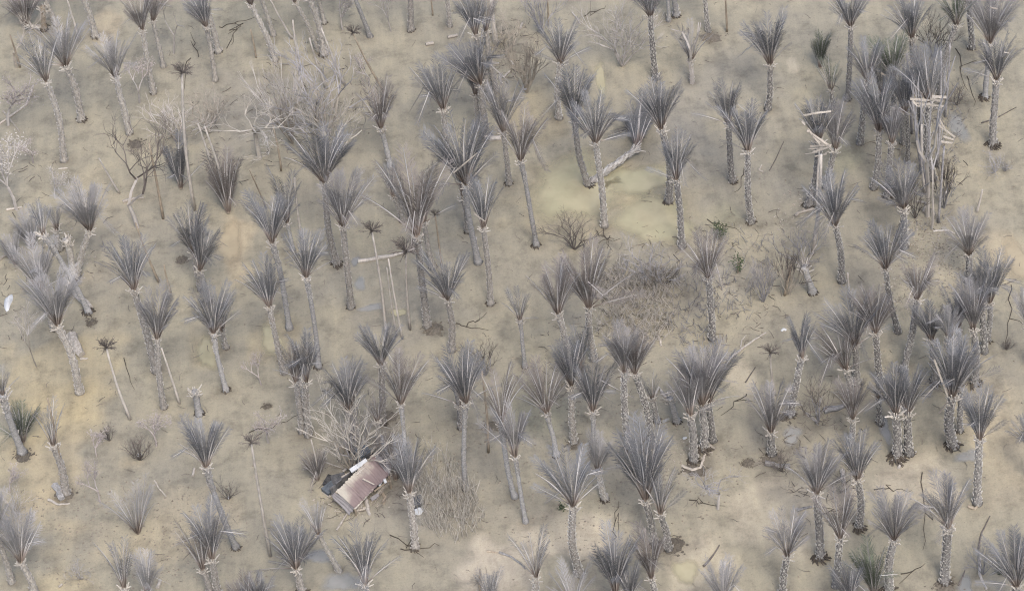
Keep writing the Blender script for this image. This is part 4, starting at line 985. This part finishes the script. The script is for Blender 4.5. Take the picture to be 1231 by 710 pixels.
# ================================================================== logs, branches and fallen pieces
LG = 'logs and branches lying on the mud'
for pts, r, lb, cat, m in (
    ([(431, 315), (470, 308), (504, 297)], (.16, .11), 'long pale fallen log lying level, left of the tall palm with bent trunk', 'log', 'pole'),
    ([(584, 166), (593, 168), (602, 167)], (.22, .2), 'thick white toppled root at the foot of the wide swept fan', 'log', 'pole'),
    ([(512, 55), (521, 53)], (.16, .15), 'left half of the broken white log near the top', 'log', 'wood'),
    ([(538, 46), (550, 43)], (.17, .14), 'right half of the broken white log near the top', 'log', 'wood'),
    ([(592, 77), (600, 78)], (.12, .1), 'short pale block in the brown thorny heap', 'log', 'wood'),
    ([(605, 95), (613, 87)], (.12, .08), 'slanted pale stick below the brown thorny heap', 'log', 'wood'),
    ([(612, 74), (619, 80)], (.1, .08), 'right hand pale stick in the brown thorny heap', 'log', 'wood'),
    ([(600, 94), (604, 102)], (.12, .1), 'stubby pale piece above the upright fan, upper middle', 'log', 'wood'),
    ([(688, 16), (694, 23), (698, 30)], (.08, .05), 'small pale crooked branch left of the whitish bush', 'branch', 'pole'),
    ([(625, 36), (628, 28)], (.12, .1), 'small pale stump piece right of the brown heap', 'log', 'wood'),
    ([(40, 103), (32, 126), (0, 149)], (.11, .08), 'bent pale log at the left edge, upper of the crossed pair', 'log', 'wood'),
    ([(4, 134), (14, 146), (24, 159)], (.09, .06), 'short pale log crossing the bent one at the left edge', 'log', 'wood'),
    ([(13, 12), (30, 26), (50, 43)], (.14, .09), 'white log resting on the fan in the upper left corner', 'log', 'wood'),
    ([(70, 203), (82, 202)], (.06, .05), 'small pale cross of sticks under the palm with the dark pit', 'branch', 'pole'),
    ([(108, 374), (93, 356), (76, 338)], (.3, .24), 'thick grey log leaning out from the U shaped pair', 'log', 'pole'),
    ([(86, 405), (92, 417), (99, 428)], (.42, .3), 'white split log beside the big drooping fan', 'log', 'wood'),
    ([(96, 432), (106, 431)], (.12, .06), 'pale splinter under the white split log', 'log', 'wood'),
    ([(0, 314), (8, 308), (15, 301)], (.13, .08), 'pale forked wood at the left edge', 'log', 'wood'),
    ([(8, 254), (18, 252), (27, 250)], (.1, .06), 'thin pale branch at the foot of the tree at the left edge', 'branch', 'wood'),
    ([(66, 584), (71, 592), (75, 600)], (.28, .24), 'grey block of trunk in the root pit on the left', 'log', 'trunk_grey'),
    ([(58, 600), (70, 606), (84, 604)], (.1, .05), 'torn pale root in front of the root pit', 'branch', 'pole'),
    ([(186, 578), (192, 588), (200, 597)], (.07, .05), 'thin bent stick on bare mud, lower left', 'branch', 'wood'),
    ([(232, 572), (234, 563)], (.1, .08), 'tiny pale chip beside the bluish leaning trunk', 'log', 'wood'),
    ([(71, 706), (75, 702)], (.1, .08), 'tiny pale chip at the bottom edge, lower left', 'log', 'wood'),
    ([(190, 708), (193, 698)], (.14, .12), 'small white log at the bottom edge, left', 'log', 'wood'),
    ([(148, 243), (160, 240), (173, 238)], (.14, .08), 'pale debris log beside the slanting bare tree', 'log', 'wood'),
    ([(405, 638), (418, 617)], (.09, .07), 'straight pale stick lying below the shed', 'branch', 'wood'),
    ([(439, 599), (442, 610), (445, 620)], (.17, .12), 'pale log leaning out under the shed roof', 'log', 'pole'),
    ([(380, 560), (392, 556), (412, 563)], (.06, .04), 'arched thin branch left of the shed', 'branch', 'pole'),
    ([(457, 527), (462, 540), (465, 552)], (.3, .2), 'grey log standing on end behind the shed roof', 'log', 'trunk_grey'),
    ([(461, 606), (463, 598), (458, 590)], (.14, .1), 'stubby tan log at the lower right of the shed', 'log', 'pole_brown'),
    ([(874, 434), (893, 418), (907, 408), (921, 399)], (.10, .05), 'long forked bare branch lying right of the dense pair', 'branch', 'pole'),
    ([(890, 418), (892, 408), (897, 402)], (.06, .03), 'side fork of the long bare branch', 'branch', 'pole'),
    ([(896, 459), (902, 450), (908, 441)], (.05, .03), 'thin dark stick on pale mud right of the dense pair', 'branch', 'twig_dark'),
    ([(820, 561), (832, 566), (842, 563), (848, 546)], (.12, .09), 'bent pale log edging the dark pit', 'log', 'wood'),
    ([(850, 534), (860, 540)], (.12, .08), 'short pale log right of the dark pit', 'log', 'wood'),
    ([(784, 483), (792, 466), (800, 478), (806, 476)], (.11, .08), 'arched dead stalk of the stubby broken palm', 'branch', 'pole'),
    ([(790, 403), (794, 410), (795, 416)], (.1, .08), 'pale stub at the right end of the shared crown', 'log', 'wood'),
    ([(991, 494), (1004, 492), (1016, 486), (1025, 474)], (.26, .12), 'curved grey log hooked round a palm, lower right', 'log', 'trunk_grey'),
    ([(955, 262), (962, 257), (978, 253)], (.15, .12), 'curved white branch left of the long grey pole', 'branch', 'wood'),
    ([(920, 558), (934, 561), (950, 560)], (.22, .16), 'dark sunken log in the gully, lower right', 'log', 'trunk_dark'),
    ([(1013, 566), (1014, 576), (1015, 582)], (.18, .14), 'pale upright stub between the two tall lower right palms', 'log', 'pole'),
    ([(958, 614), (966, 612), (976, 610)], (.12, .08), 'dark half buried log left of the tall palm with hanging skirt', 'log', 'trunk_dark'),
    ([(1164, 609), (1172, 612), (1178, 606)], (.12, .08), 'bent root at the foot of the palm with a separate frond', 'branch', 'pole_brown'),
    ([(1080, 563), (1083, 556)], (.12, .08), 'grey root piece below the two stubby thick palms', 'log', 'pole'),
    ([(600, 664), (612, 668), (624, 676), (632, 684)], (.09, .05), 'thin curved root on pale silt at bottom centre', 'branch', 'trunk_grey'),
    ([(585, 662), (598, 664)], (.07, .05), 'short brown stick left of the curved root, bottom centre', 'branch', 'pole_brown'),
    ([(846, 680), (856, 668), (865, 654)], (.09, .04), 'dark forked branch right of the pale puddle', 'branch', 'twig_dark'),
    ([(1131, 240), (1143, 222), (1148, 210)], (.06, .04), 'thin pale branch right of the grey bare trees', 'branch', 'pole'),
    ([(1122, 279), (1140, 277), (1148, 281)], (.08, .04), 'thin level branch at the foot of the grey bare trees', 'branch', 'pole'),
    ([(1110, 256), (1113, 244), (1102, 242)], (.12, .08), 'white crooked piece left of the grey bare trees', 'log', 'wood'),
    ([(1156, 372), (1180, 352), (1222, 336)], (.05, .03), 'dark thin root reaching from the right group to the tan pool', 'branch', 'twig_dark'),
    ([(1180, 148), (1200, 140), (1222, 128)], (.06, .03), 'dark thin root right of the front upper right palm', 'branch', 'twig_dark'),
    ([(1176, 660), (1180, 640), (1190, 620)], (.07, .04), 'thin dark branch above the grey dead shrub, lower right', 'branch', 'twig_dark'),
    ([(1178, 672), (1177, 690), (1186, 708)], (.13, .08), 'crooked grey root below the dead shrub, lower right', 'branch', 'pole'),
    ([(1152, 704), (1156, 696), (1160, 686)], (.06, .04), 'short dark twig right of the palm with root heap', 'branch', 'twig_dark'),
    ([(925, 205), (933, 190), (942, 170)], (.04, .03), 'thin dark twig on open mud left of the plank palm', 'branch', 'twig_dark'),
    ([(917, 207), (912, 204), (916, 198)], (.08, .05), 'tiny pale wood knot right of the tall palm on open mud', 'branch', 'wood')):
    lying('mat' if cat == 'mat' else ('log' if cat == 'log' else 'branch'), pts, r, lb, cat, m, LG)

# dark pits torn open at some feet: rings of wet root and clods
def pit(px, py, r, label, seed):
    rnd = random.Random(seed); b = MB(); c = on_land(px, py)
    for k in range(46):
        o = V(rnd.gauss(0, r * .42), rnd.gauss(0, r * .36), 0)
        s = rnd.choice((.03, .04, .05, .07)); g = land(c.x + o.x, c.y + o.y) - c.z
        b.box(o + V(0, 0, g + s * .2), V(s, s * .4, 0), V(-s * .4, s * .8, .02), V(.03, 0, s * .6))
    for k in range(26):
        th = rnd.uniform(0, 6.28); o = V(rnd.gauss(0, r * .4), rnd.gauss(0, r * .35), 0); d = V(math.cos(th), math.sin(th), 0) * rnd.uniform(.12, .4)
        g = land(c.x + o.x, c.y + o.y) - c.z
        b.tube([o + V(0, 0, g), o + d * .5 + V(0, 0, g + rnd.uniform(.03, .14)), o + d + V(0, 0, g)], [.03, .025, .012], 3)
    k0 = len(b.v); n = 16; ph = rnd.uniform(0, 6.28)
    for i in range(4):                      # low mound that carries the clods
        for j in range(n):
            th = 6.2832 * j / n; q = r * .95 * (1 - i / 3.4) * (1 + .2 * math.sin(2 * th + ph) + .12 * math.sin(5 * th))
            x, y = q * math.cos(th), q * math.sin(th) * .8
            b.v.append(V(x, y, land(c.x + x, c.y + y) - c.z + (-.05, .03, .07, .08)[i] + rnd.uniform(-.015, .02)))
    for i in range(3):
        for j in range(n):
            j2 = (j + 1) % n; b.f.append((k0 + i * n + j, k0 + i * n + j2, k0 + (i + 1) * n + j2, k0 + (i + 1) * n + j)); b.m.append(0)
    b.f.append(tuple(k0 + 3 * n + j for j in range(n))); b.m.append(0)
    tag(link('clod_heap', b.mesh('clod_heap', [M['wet_clod']]), None, Matrix.Translation(c)), label, 'dirt heap', 'torn up clods and roots')
for i, (x, y, r, lb) in enumerate(PITS):
    pit(x, y, r, lb, 70 + i)

# ================================================================== planks lodged in two palm crowns
def plank_px(ref, x1, y1, x2, y2, wd, label, back=-.9, th=.06, dz=0):
    p, q = H(ref, x1, y1, back), H(ref, x2, y2, back - .25)
    plank(p + V(0, 0, dz), q + V(0, 0, dz), wd * .5, th, label, 'wood', 'pale planks caught in two palm crowns', .5 + (x1 * .37) % 1.2)
refA = on_land(972, 248); refB = on_land(1121, 214)
for i, (x1, y1, x2, y2, wd, lb) in enumerate((
    (966, 139, 980, 136, .26, 'top left plank of the lower bundle, lying level'), (980, 136, 999, 134, .30, 'topmost short plank of the lower bundle, right end'),
    (970, 157, 998, 176, .36, 'long plank slanting down to the right in the lower bundle'), (973, 158, 990, 180, .26, 'steeper plank behind the long slanting one in the lower bundle'),
    (974, 176, 1000, 174, .26, 'level middle plank of the lower bundle'), (977, 183, 999, 176, .30, 'plank rising right, below the level one in the lower bundle'),
    (980, 188, 994, 185, .22, 'lowest short plank of the lower bundle'), (964, 146, 968, 150, .30, 'loose chip at the left of the lower bundle'),
    (971, 154, 986, 172, .14, 'thin splinter along the left of the lower bundle'), (976, 162, 1000, 180, .14, 'thin splinter under the long slanting plank of the lower bundle'), (972, 179, 990, 178, .14, 'thin level splinter sticking out left of the lower bundle'),
    (983, 190, 996, 182, .12, 'short splinter at the foot of the lower bundle'), (968, 185, 984, 183, .10, 'hair thin stalk poking left under the lower bundle'))):
    plank_px(refA, x1, y1, x2, y2, wd, lb, -.9 - .12 * i)
for i, (x1, y1, x2, y2, wd, lb) in enumerate((
    (1094, 119, 1122, 121, .36, 'long level plank at the left of the upper heap'), (1100, 124, 1136, 128, .34, 'longest plank of the upper heap, dipping right'), (1120, 116, 1139, 117, .42, 'topmost plank of the upper heap, right end'),
    (1118, 119, 1134, 122, .34, 'second plank from the top of the upper heap'), (1097, 121, 1103, 128, .26, 'short plank hanging at the left end of the upper heap'), (1104, 128, 1118, 124, .26, 'plank rising right, under the upper heap'),
    (1127, 138, 1136, 155, .22, 'steep thin plank hanging below the upper heap'), (1128, 150, 1148, 165, .22, 'thin plank slanting to the small grey pool'), (1131, 170, 1145, 172, .30, 'lowest plank beside the small grey pool'),
    (1134, 164, 1147, 168, .28, 'second lowest plank beside the small grey pool'), (1125, 130, 1130, 133, .34, 'loose chip below the upper heap'))):
    plank_px(refB, x1, y1, x2, y2, wd, lb, -4.6 - .12 * i)
refC = hub_of('big front palm of the right hand group with a green tuft in its crown')
plank_px(refC, 1123, 432, 1139, 476, .28, 'long pale stick leaning on the big front palm of the right hand group', -.8)
plank_px(refC, 1129, 496, 1139, 483, .20, 'short white stick below the crown of the big front palm, right hand group', -.8)
refD = hub_of('tall palm with ragged fan crossed by a white fallen stalk')
plank_px(refD, 545, 208, 574, 184, .24, 'white fallen stalk lying across the ragged fan, upper middle', -1.2)
refE = hub_of('narrow palm with white broken stalk at its crown, right of the ragged fan')
plank_px(refE, 570, 257, 583, 266, .18, 'white broken stalk at the narrow crown, upper middle', -.9)
refF = hub_of('front palm of the pair near the upper right corner')
plank_px(refF, 1190, 9, 1199, 11, .2, 'upper pale stalk caught in the upper right pair of crowns', -.6)
plank_px(refF, 1207, 63, 1213, 64, .18, 'small pale stalk on the front upper right crown', -.9)
refG = hub_of('palm with live greenish fronds in the thicket at upper right')
plank_px(refG, 1059, 88, 1069, 93, .26, 'pale chip beside the live greenish crown in the thicket', -.8)
plank_px(on_land(1080, 196), 1080, 196, 1083, 179, .2, 'pale upright plank behind the sprawling fan in the thicket', 0)

# ================================================================== the wrecked shed
def P_at(px, py, z): return G(px, py, z)
def build_shed():
    root = bpy.data.objects.new('shed', None); COL.objects.link(root); c = on_land(437, 588); root.location = c
    tag(root, 'collapsed shed with a rusty red and cream tin roof among palms', 'shed')
    def sheet(quad, m, name, ridges, seed):
        rnd = random.Random(seed); b = MB(); p = [P_at(*q) - c for q in quad]   # p0->p1 along the ridges' run, p0->p3 across
        nu, nv = ridges * 4, 8; nrm = (p[1] - p[0]).cross(p[3] - p[0]).normalized()
        if nrm.z < 0: nrm = -nrm
        g = []
        for i in range(nu + 1):
            row = []
            for j in range(nv + 1):
                u, v = i / nu, j / nv
                q = p[0].lerp(p[1], u).lerp(p[3].lerp(p[2], u), v)
                q = q + nrm * (.02 * math.sin(2 * math.pi * ridges * u) + .20 * mnoise.noise(q * .8 + V(seed, 0, 0)))
                if j in (0, nv): q = q + (p[3] - p[0]).normalized() * rnd.uniform(-.06, .06)
                row.append(q)
            g.append(row)
        for i in range(nu):
            for j in range(nv):
                a = [g[i][j], g[i + 1][j], g[i + 1][j + 1], g[i][j + 1]]
                b.face(a); 
        k = nrm * .02                       # the sheet's own thickness along its edges
        for i in range(nu):
            for j in (0, nv): b.face([g[i][j], g[i + 1][j], g[i + 1][j] - k, g[i][j] - k])
        for j in range(nv):
            for i in (0, nu): b.face([g[i][j], g[i][j + 1], g[i][j + 1] - k, g[i][j] - k])
        link(name, b.mesh(name, [M[m]], True), root)
    # four leaning sheets in the rusty stretch, one grey at each end
    A, B = (404, 590, 1.5), (447, 547, 2.1)           # left/top edge
    Dd, Cc = (426, 610, .8), (467, 571, 1.4)          # right/bottom edge
    n = 4
    def lp(a, b_, t): return tuple(a[i] + (b_[i] - a[i]) * t for i in range(3))
    for i in range(n):
        t0, t1 = i / n, (i + 1) / n + .02; dz = .02 * (i % 2)
        q = [lp(A, B, t0), lp(A, B, t1), lp(Dd, Cc, t1), lp(Dd, Cc, t0)]
        sheet([(x, y, z + dz) for x, y, z in q], 'tin_rust', 'roof_sheet', 4, 3 + i)
    sheet([(447, 547, 2.13), (456, 539, 2.25), (473, 561, 1.5), (467, 571, 1.43)], 'tin_grey', 'roof_sheet', 4, 21)
    sheet([(399, 595, 1.0), (404, 590.5, 1.42), (426, 610, .72), (419, 619, .2)], 'tin_grey', 'roof_sheet', 3, 22)
    # frame: posts and rafters, dark wall boards leaning out underneath
    rnd = random.Random(9)
    for x, y, z in (A, B, (457, 543, 2.2), Dd, Cc, lp(A, B, .5)):
        p = P_at(x, y, z) - c; b = MB()
        b.tube([V(p.x, p.y, -.3), V(p.x + .05, p.y, p.z * .5), V(p.x, p.y, p.z - .08)], [.09, .085, .08], 5, 0, True)
        link('post', b.mesh('post', [M['pole_brown']]), root)
    for a, b2 in ((A, (457, 543, 2.2)), (Dd, (465, 566, 1.55))):
        p, q = P_at(*a) - c, P_at(*b2) - c; b = MB()
        b.tube([p - V(0, 0, .12), (p + q) / 2 - V(0, 0, .16), q - V(0, 0, .12)], [.07] * 3, 4, 0, True)
        link('rafter', b.mesh('rafter', [M['pole']]), root)
    for k in range(9):
        t = k / 8; a = lp((402, 588, .7), (448, 546, 1.2), t); p = P_at(*a) - c
        b = MB(); d = V(rnd.uniform(-.3, .1), rnd.uniform(-.05, .3), rnd.uniform(.5, .9))
        b.box(V(p.x, p.y, d.z * .8), V(.22, .16, 0), V(-.02, .03, 0), d * .9)
        link('wall_board', b.mesh('wall_board', [M['scrap']]), root)
    for k in range(6):
        t = k / 5; a = lp((425, 603, .4), (466, 572, .7), t); p = P_at(*a) - c
        b = MB(); d = V(rnd.uniform(-.2, .2), rnd.uniform(-.2, .1), rnd.uniform(.4, .7))
        b.box(V(p.x, p.y, d.z * .7), V(.2, .17, 0), V(-.02, .03, 0), d * .9)
        link('wall_board', b.mesh('wall_board', [M['scrap']]), root)
build_shed()
def px_box(px, py, z, s, m, name, label, cat, rz, group=None):
    c = on_land(px, py); b = MB(); b.box(V(0, 0, s[2] / 2 + z), V(s[0] / 2, 0, 0), V(0, s[1] / 2, 0), V(0, 0, s[2] / 2))
    b.box(V(0, 0, s[2] + z + .03), V(s[0] / 2 * 1.04, 0, 0), V(0, s[1] / 2 * 1.04, 0), V(0, 0, .028))
    o = link(name, b.mesh(name, [M[m]]), None, Matrix.Translation(c) @ Matrix.Rotation(rz, 4, 'Z') @ Matrix.Rotation(.12, 4, 'X'))
    tag(o, label, cat, group)
def beam(a, b2, wd, th, label, m, cat='board'):
    plank(G(*a), G(*b2), wd, th, label, m, 'debris round the collapsed shed', .3, cat, cat)
beam((421.5, 566, 1.7), (441, 552.5, 2.1), .34, .16, 'white beam along the upper left side of the shed', 'white')
px_box(437, 556, .2, (1.0, .8, 1.1), 'blue', 'crate', 'dark blue crate behind the white beam at the shed', 'crate', .5)
px_box(399, 588, 0, (1.3, .7, .35), 'blue', 'crate', 'bluish box in the scrap at the left end of the shed', 'crate', .7)
px_box(408, 580, 0, (1.0, .8, .5), 'scrap', 'crate', 'black crate in the scrap left of the shed roof', 'crate', .2)
px_box(396, 580, 0, (.9, .6, .25), 'scrap', 'crate', 'flat black box at the far left of the shed scrap', 'crate', 1.1)
beam((394, 585, .4), (405, 592, .35), .14, .06, 'thin white slat on the bluish box, left of the shed', 'white')
beam((411, 574, .7), (421, 568, .9), .22, .06, 'pale board left of the white beam at the shed', 'wood')
beam((409, 571, .5), (418, 575, .6), .2, .06, 'pale short board crossing the scrap left of the roof', 'wood')
beam((436, 575, 1.75), (450, 582, 1.55), .09, .05, 'thin pale stick lying on the rusty roof', 'wood')
beam((459, 570, 1.5), (464, 580, 1.2), .22, .05, 'white strip at the right corner of the rusty roof', 'white')
beam((456, 584, .9), (461, 574, 1.0), .14, .05, 'white splinter under the right edge of the roof', 'white')
beam((427, 608, .25), (436, 607, .3), .5, .08, 'pinkish board at the low front of the shed', 'wood')
beam((417, 612, .25), (424, 603, .4), .4, .05, 'grey board at the lower left corner of the shed', 'tin_grey')
for i, (x, y, z, x2, y2, z2, wd, lb) in enumerate(((428, 614, .1, 440, 610, .15, .2, 'tan board lying just below the shed roof'), (446, 600, .3, 455, 594, .4, .3, 'grey board at the right foot of the shed'), (402, 600, .1, 412, 604, .1, .22, 'pale board on the mud left of the shed corner'),
        (412, 566, .3, 425, 557, .5, .16, 'thin pale batten above the white beam at the shed'), (444, 546, 1.2, 452, 536, 1.6, .16, 'pale batten sticking out behind the shed roof'), (450, 590, .8, 468, 577, 1.0, .12, 'long thin batten along the right edge of the shed'), (388, 590, .1, 397, 597, .1, .18, 'short pale board left of the bluish box'))):
    beam((x, y, z), (x2, y2, z2), wd, .05, lb, ('wood', 'tin_grey', 'wood', 'pole', 'pole', 'pole_brown', 'wood')[i])
# a frond that dropped beside the shed
for i, (x1, y1, x2, y2, lb) in enumerate(((448, 608, 478, 562, 'tan dropped frond leaning along the right side of the shed'), (446, 604, 470, 572, 'second tan frond under the leaning one at the shed'), (455, 612, 474, 580, 'third tan frond, outermost right of the shed'))):
    p, q = G(x1, y1, .1), G(x2, y2, .9); d = q - p
    o = link('fallen_frond', FR_FULL[i], None, Matrix.Translation(p) @ aim(d, 1.2 + i) @ Matrix.Scale(d.length, 4))
    for sl in o.material_slots: sl.link = 'OBJECT'; sl.material = M['twig_tan']
    tag(o, lb, 'palm frond', 'fronds dropped at the shed')
# white thing at the palm's foot and the shard on the left
def sheet_lump(px, py, r, m, label, seed, h=.25, tall=1):
    rnd = random.Random(seed); b = MB(); c = on_land(px, py); n = 14; rings = 5; pts = []
    ph = [rnd.uniform(0, 6.28) for _ in range(3)]
    for i in range(rings + 1):
        for j in range(n):
            th = 2 * math.pi * j / n; k = i / rings; w_ = r * k * (1 + .22 * math.sin(2 * th + ph[0]) + .16 * math.sin(3 * th + ph[1]))
            pts.append(V(w_ * math.cos(th), w_ * math.sin(th) * tall, h * (1 - k * k) + .05 * math.sin(4 * th + ph[2] + 5 * k) * k + .02))
    b.v = pts
    for i in range(rings):
        for j in range(n):
            j2 = (j + 1) % n; b.f.append((i * n + j, (i + 1) * n + j, (i + 1) * n + j2, i * n + j2)); b.m.append(0)
    me = b.mesh('plastic_sheet', [M[m]], True)
    tag(link('plastic_sheet', me, None, Matrix.Translation(c)), label, 'sheet', 'scraps of white plastic')
sheet_lump(503, 615, .36, 'white', 'white crumpled sheet at the foot of the palm right of the shed', 1, .35)
px_box(501, 606, 0, (.9, .7, .4), 'scrap', 'crate', 'dark box behind the white crumpled sheet', 'crate', .3)
sheet_lump(10, 364, .34, 'white', 'bluish white shard standing at the left edge', 2, .3, 2.4)
sheet_lump(942, 396, .18, 'white', 'small white scrap on open mud right of centre', 3, .12)
sheet_lump(823, 527, .14, 'white', 'tiny white scrap left of the short stout palm', 4, .1)
sheet_lump(168, 547, .2, 'white', 'white scrap inside the burst dark stump', 5, .3)
sheet_lump(275, 599, .12, 'white', 'tiny white scrap by the bluish leaning trunk', 6, .1)
sheet_lump(949, 468, .3, 'wood', 'small pale frame beside the palm leaning right', 7, .08)

# ================================================================== ground cover nobody could count
def scatter(name, zones, count, fn, m, seed, kind='stuff'):
    rnd = random.Random(seed); b = MB()
    for k in range(count):
        cx, cy, rx, ry = rnd.choice(zones) if len(zones) < 60 else zones[k % len(zones)]
        a = rnd.uniform(0, 6.28); q = math.sqrt(rnd.random())
        p = on_land(cx + rx * q * math.cos(a), cy + ry * q * math.sin(a))
        fn(b, p, rnd)
    tag(link(name, b.mesh(name, [M[m]])), kind=kind)
def stick(b, p, rnd, L=(.15, .9), r=(.012, .03), z=.02):
    a = rnd.uniform(0, 6.28); l = rnd.uniform(*L); d = V(math.cos(a), math.sin(a), rnd.uniform(-.02, .12)); rr = rnd.uniform(*r)
    k = V(-d.y, d.x, 0) * l * rnd.uniform(-.18, .18)
    b.tube([p + V(0, 0, z), p + d * l * .5 + k + V(0, 0, z + .02), p + d * l + V(0, 0, z)], [rr, rr * .8, rr * .4], 3)
def upright(b, p, rnd, h=(.5, 1.6), r=.014, lean=.5):
    l = rnd.uniform(*h); d = V(rnd.uniform(-lean, lean), rnd.uniform(-lean, lean), 1).normalized() * l
    m2 = p + d * .5 + V(rnd.uniform(-.1, .1), rnd.uniform(-.1, .1), 0) * l
    b.tube([p, m2, p + d], [r * 1.2, r, r * .5], 3)
    if rnd.random() < .7:
        e = V(rnd.uniform(-.6, .6), rnd.uniform(-.6, .6), .7).normalized() * l * .4
        b.tube([m2, m2 + e], [r * .8, r * .4], 3)
def clod(b, p, rnd):
    s = rnd.choice((.03, .04, .05, .05, .07, .10)); k = V(rnd.uniform(-.4, .4), rnd.uniform(-.4, .4), 0) * s
    t = [p + V(s * math.cos(q), s * math.sin(q) * .8, -.01) for q in (0, 1.26, 2.5, 3.8, 5.0)]
    top = p + k + V(0, 0, s * rnd.uniform(.6, 1.1))
    for i in range(5): b.face([t[i], t[(i + 1) % 5], top])
ALL = [(615, 355, 720, 430)]
THICK = [(1110, 170, 60, 110), (775, 350, 60, 60), (610, 60, 40, 40), (380, 120, 70, 70), (980, 540, 70, 60), (435, 580, 60, 50), (830, 340, 110, 80), (40, 300, 90, 120), (700, 440, 80, 60), (300, 160, 120, 60), (900, 330, 60, 90)]
scatter('twig_litter', ALL, 700, stick, 'twig_dark', 1)
scatter('pale_twig_litter', ALL + THICK * 2, 1200, stick, 'twig_tan', 2)
scatter('dark_debris', THICK, 900, lambda b, p, r: stick(b, p, r, (.2, 1.0), (.015, .04)), 'twig_dark', 3)
scatter('mud_clods', ALL + [(700, 560, 200, 100), (1120, 320, 60, 60), (150, 640, 150, 70)], 5200, clod, 'clod', 4)
scatter('wood_chips', [(1135, 318, 26, 40), (1100, 290, 40, 20), (820, 540, 40, 30), (960, 265, 30, 40), (1080, 360, 30, 30), (420, 600, 50, 30), (60, 310, 60, 50)], 900, lambda b, p, r: stick(b, p, r, (.06, .25), (.02, .05)), 'wood', 5)
scatter('dry_reeds', [(532, 605, 40, 40), (525, 580, 36, 30), (548, 620, 36, 34)], 300, lambda b, p, r: upright(b, p, r, (.7, 2.6), .022, .26), 'reed', 6)
scatter('scrub_twigs', [(772, 372, 42, 38), (745, 345, 30, 24), (760, 395, 50, 24), (790, 345, 34, 24)], 900, lambda b, p, r: upright(b, p, r, (.4, 1.5), .024, .9), 'reed', 7)
scatter('dark_scrub_twigs', [(760, 345, 34, 30), (840, 375, 40, 50), (880, 330, 50, 60), (1110, 200, 45, 80), (1128, 130, 30, 60)], 800, lambda b, p, r: upright(b, p, r, (.3, 1.2), .02, .9), 'twig_grey', 8)
# wandering exposed roots and drying cracks with lifted lips
rnd = random.Random(77); b = MB()
for (x, y, dx, dy, L) in ((262, 34, 46, -14, 7), (228, 70, -10, 40, 6), (275, 60, 6, -20, 5), (236, 68, -4, -28, 5), (290, 28, -14, 26, 5), (720, 280, 20, 12, 6), (735, 284, -16, 10, 5), (728, 276, 2, 24, 5), (545, 385, 40, 12, 8), (560, 392, 24, -14, 6),
        (400, 480, 24, -40, 6), (388, 470, 40, -20, 6), (980, 620, 40, -8, 7), (1052, 588, 44, 2, 8), (1110, 570, 0, 90, 8), (1216, 340, -6, 80, 8), (895, 205, -10, 30, 6), (850, 265, 40, 10, 6), (470, 640, 40, 30, 7), (480, 660, 50, -6, 7), (830, 600, 40, 10, 7), (738, 650, 4, -50, 7), (150, 430, 10, 40, 6), (300, 520, 60, -20, 7), (1085, 690, 30, -10, 6), (930, 60, -2, 60, 6), (1150, 60, 10, 50, 6), (1165, 90, 8, 40, 6), (700, 20, 30, -14, 6), (900, 470, -30, 30, 6)):
    p = [on_land(x + dx * i / L + rnd.uniform(-3, 3), y + dy * i / L + rnd.uniform(-3, 3), .015) for i in range(L + 1)]
    b.tube(p, [.05 * (1 - .7 * i / L) for i in range(L + 1)], 4)
    if rnd.random() < .7:
        k = L // 2; q = [p[k], p[k] + V(rnd.uniform(-.8, .8), rnd.uniform(-.8, .8), .01), p[k] + V(rnd.uniform(-1.6, 1.6), rnd.uniform(-1.6, 1.6), 0)]
        b.tube(q, [.035, .025, .015], 4)
tag(link('exposed_roots', b.mesh('exposed_roots', [M['root']])), kind='stuff')
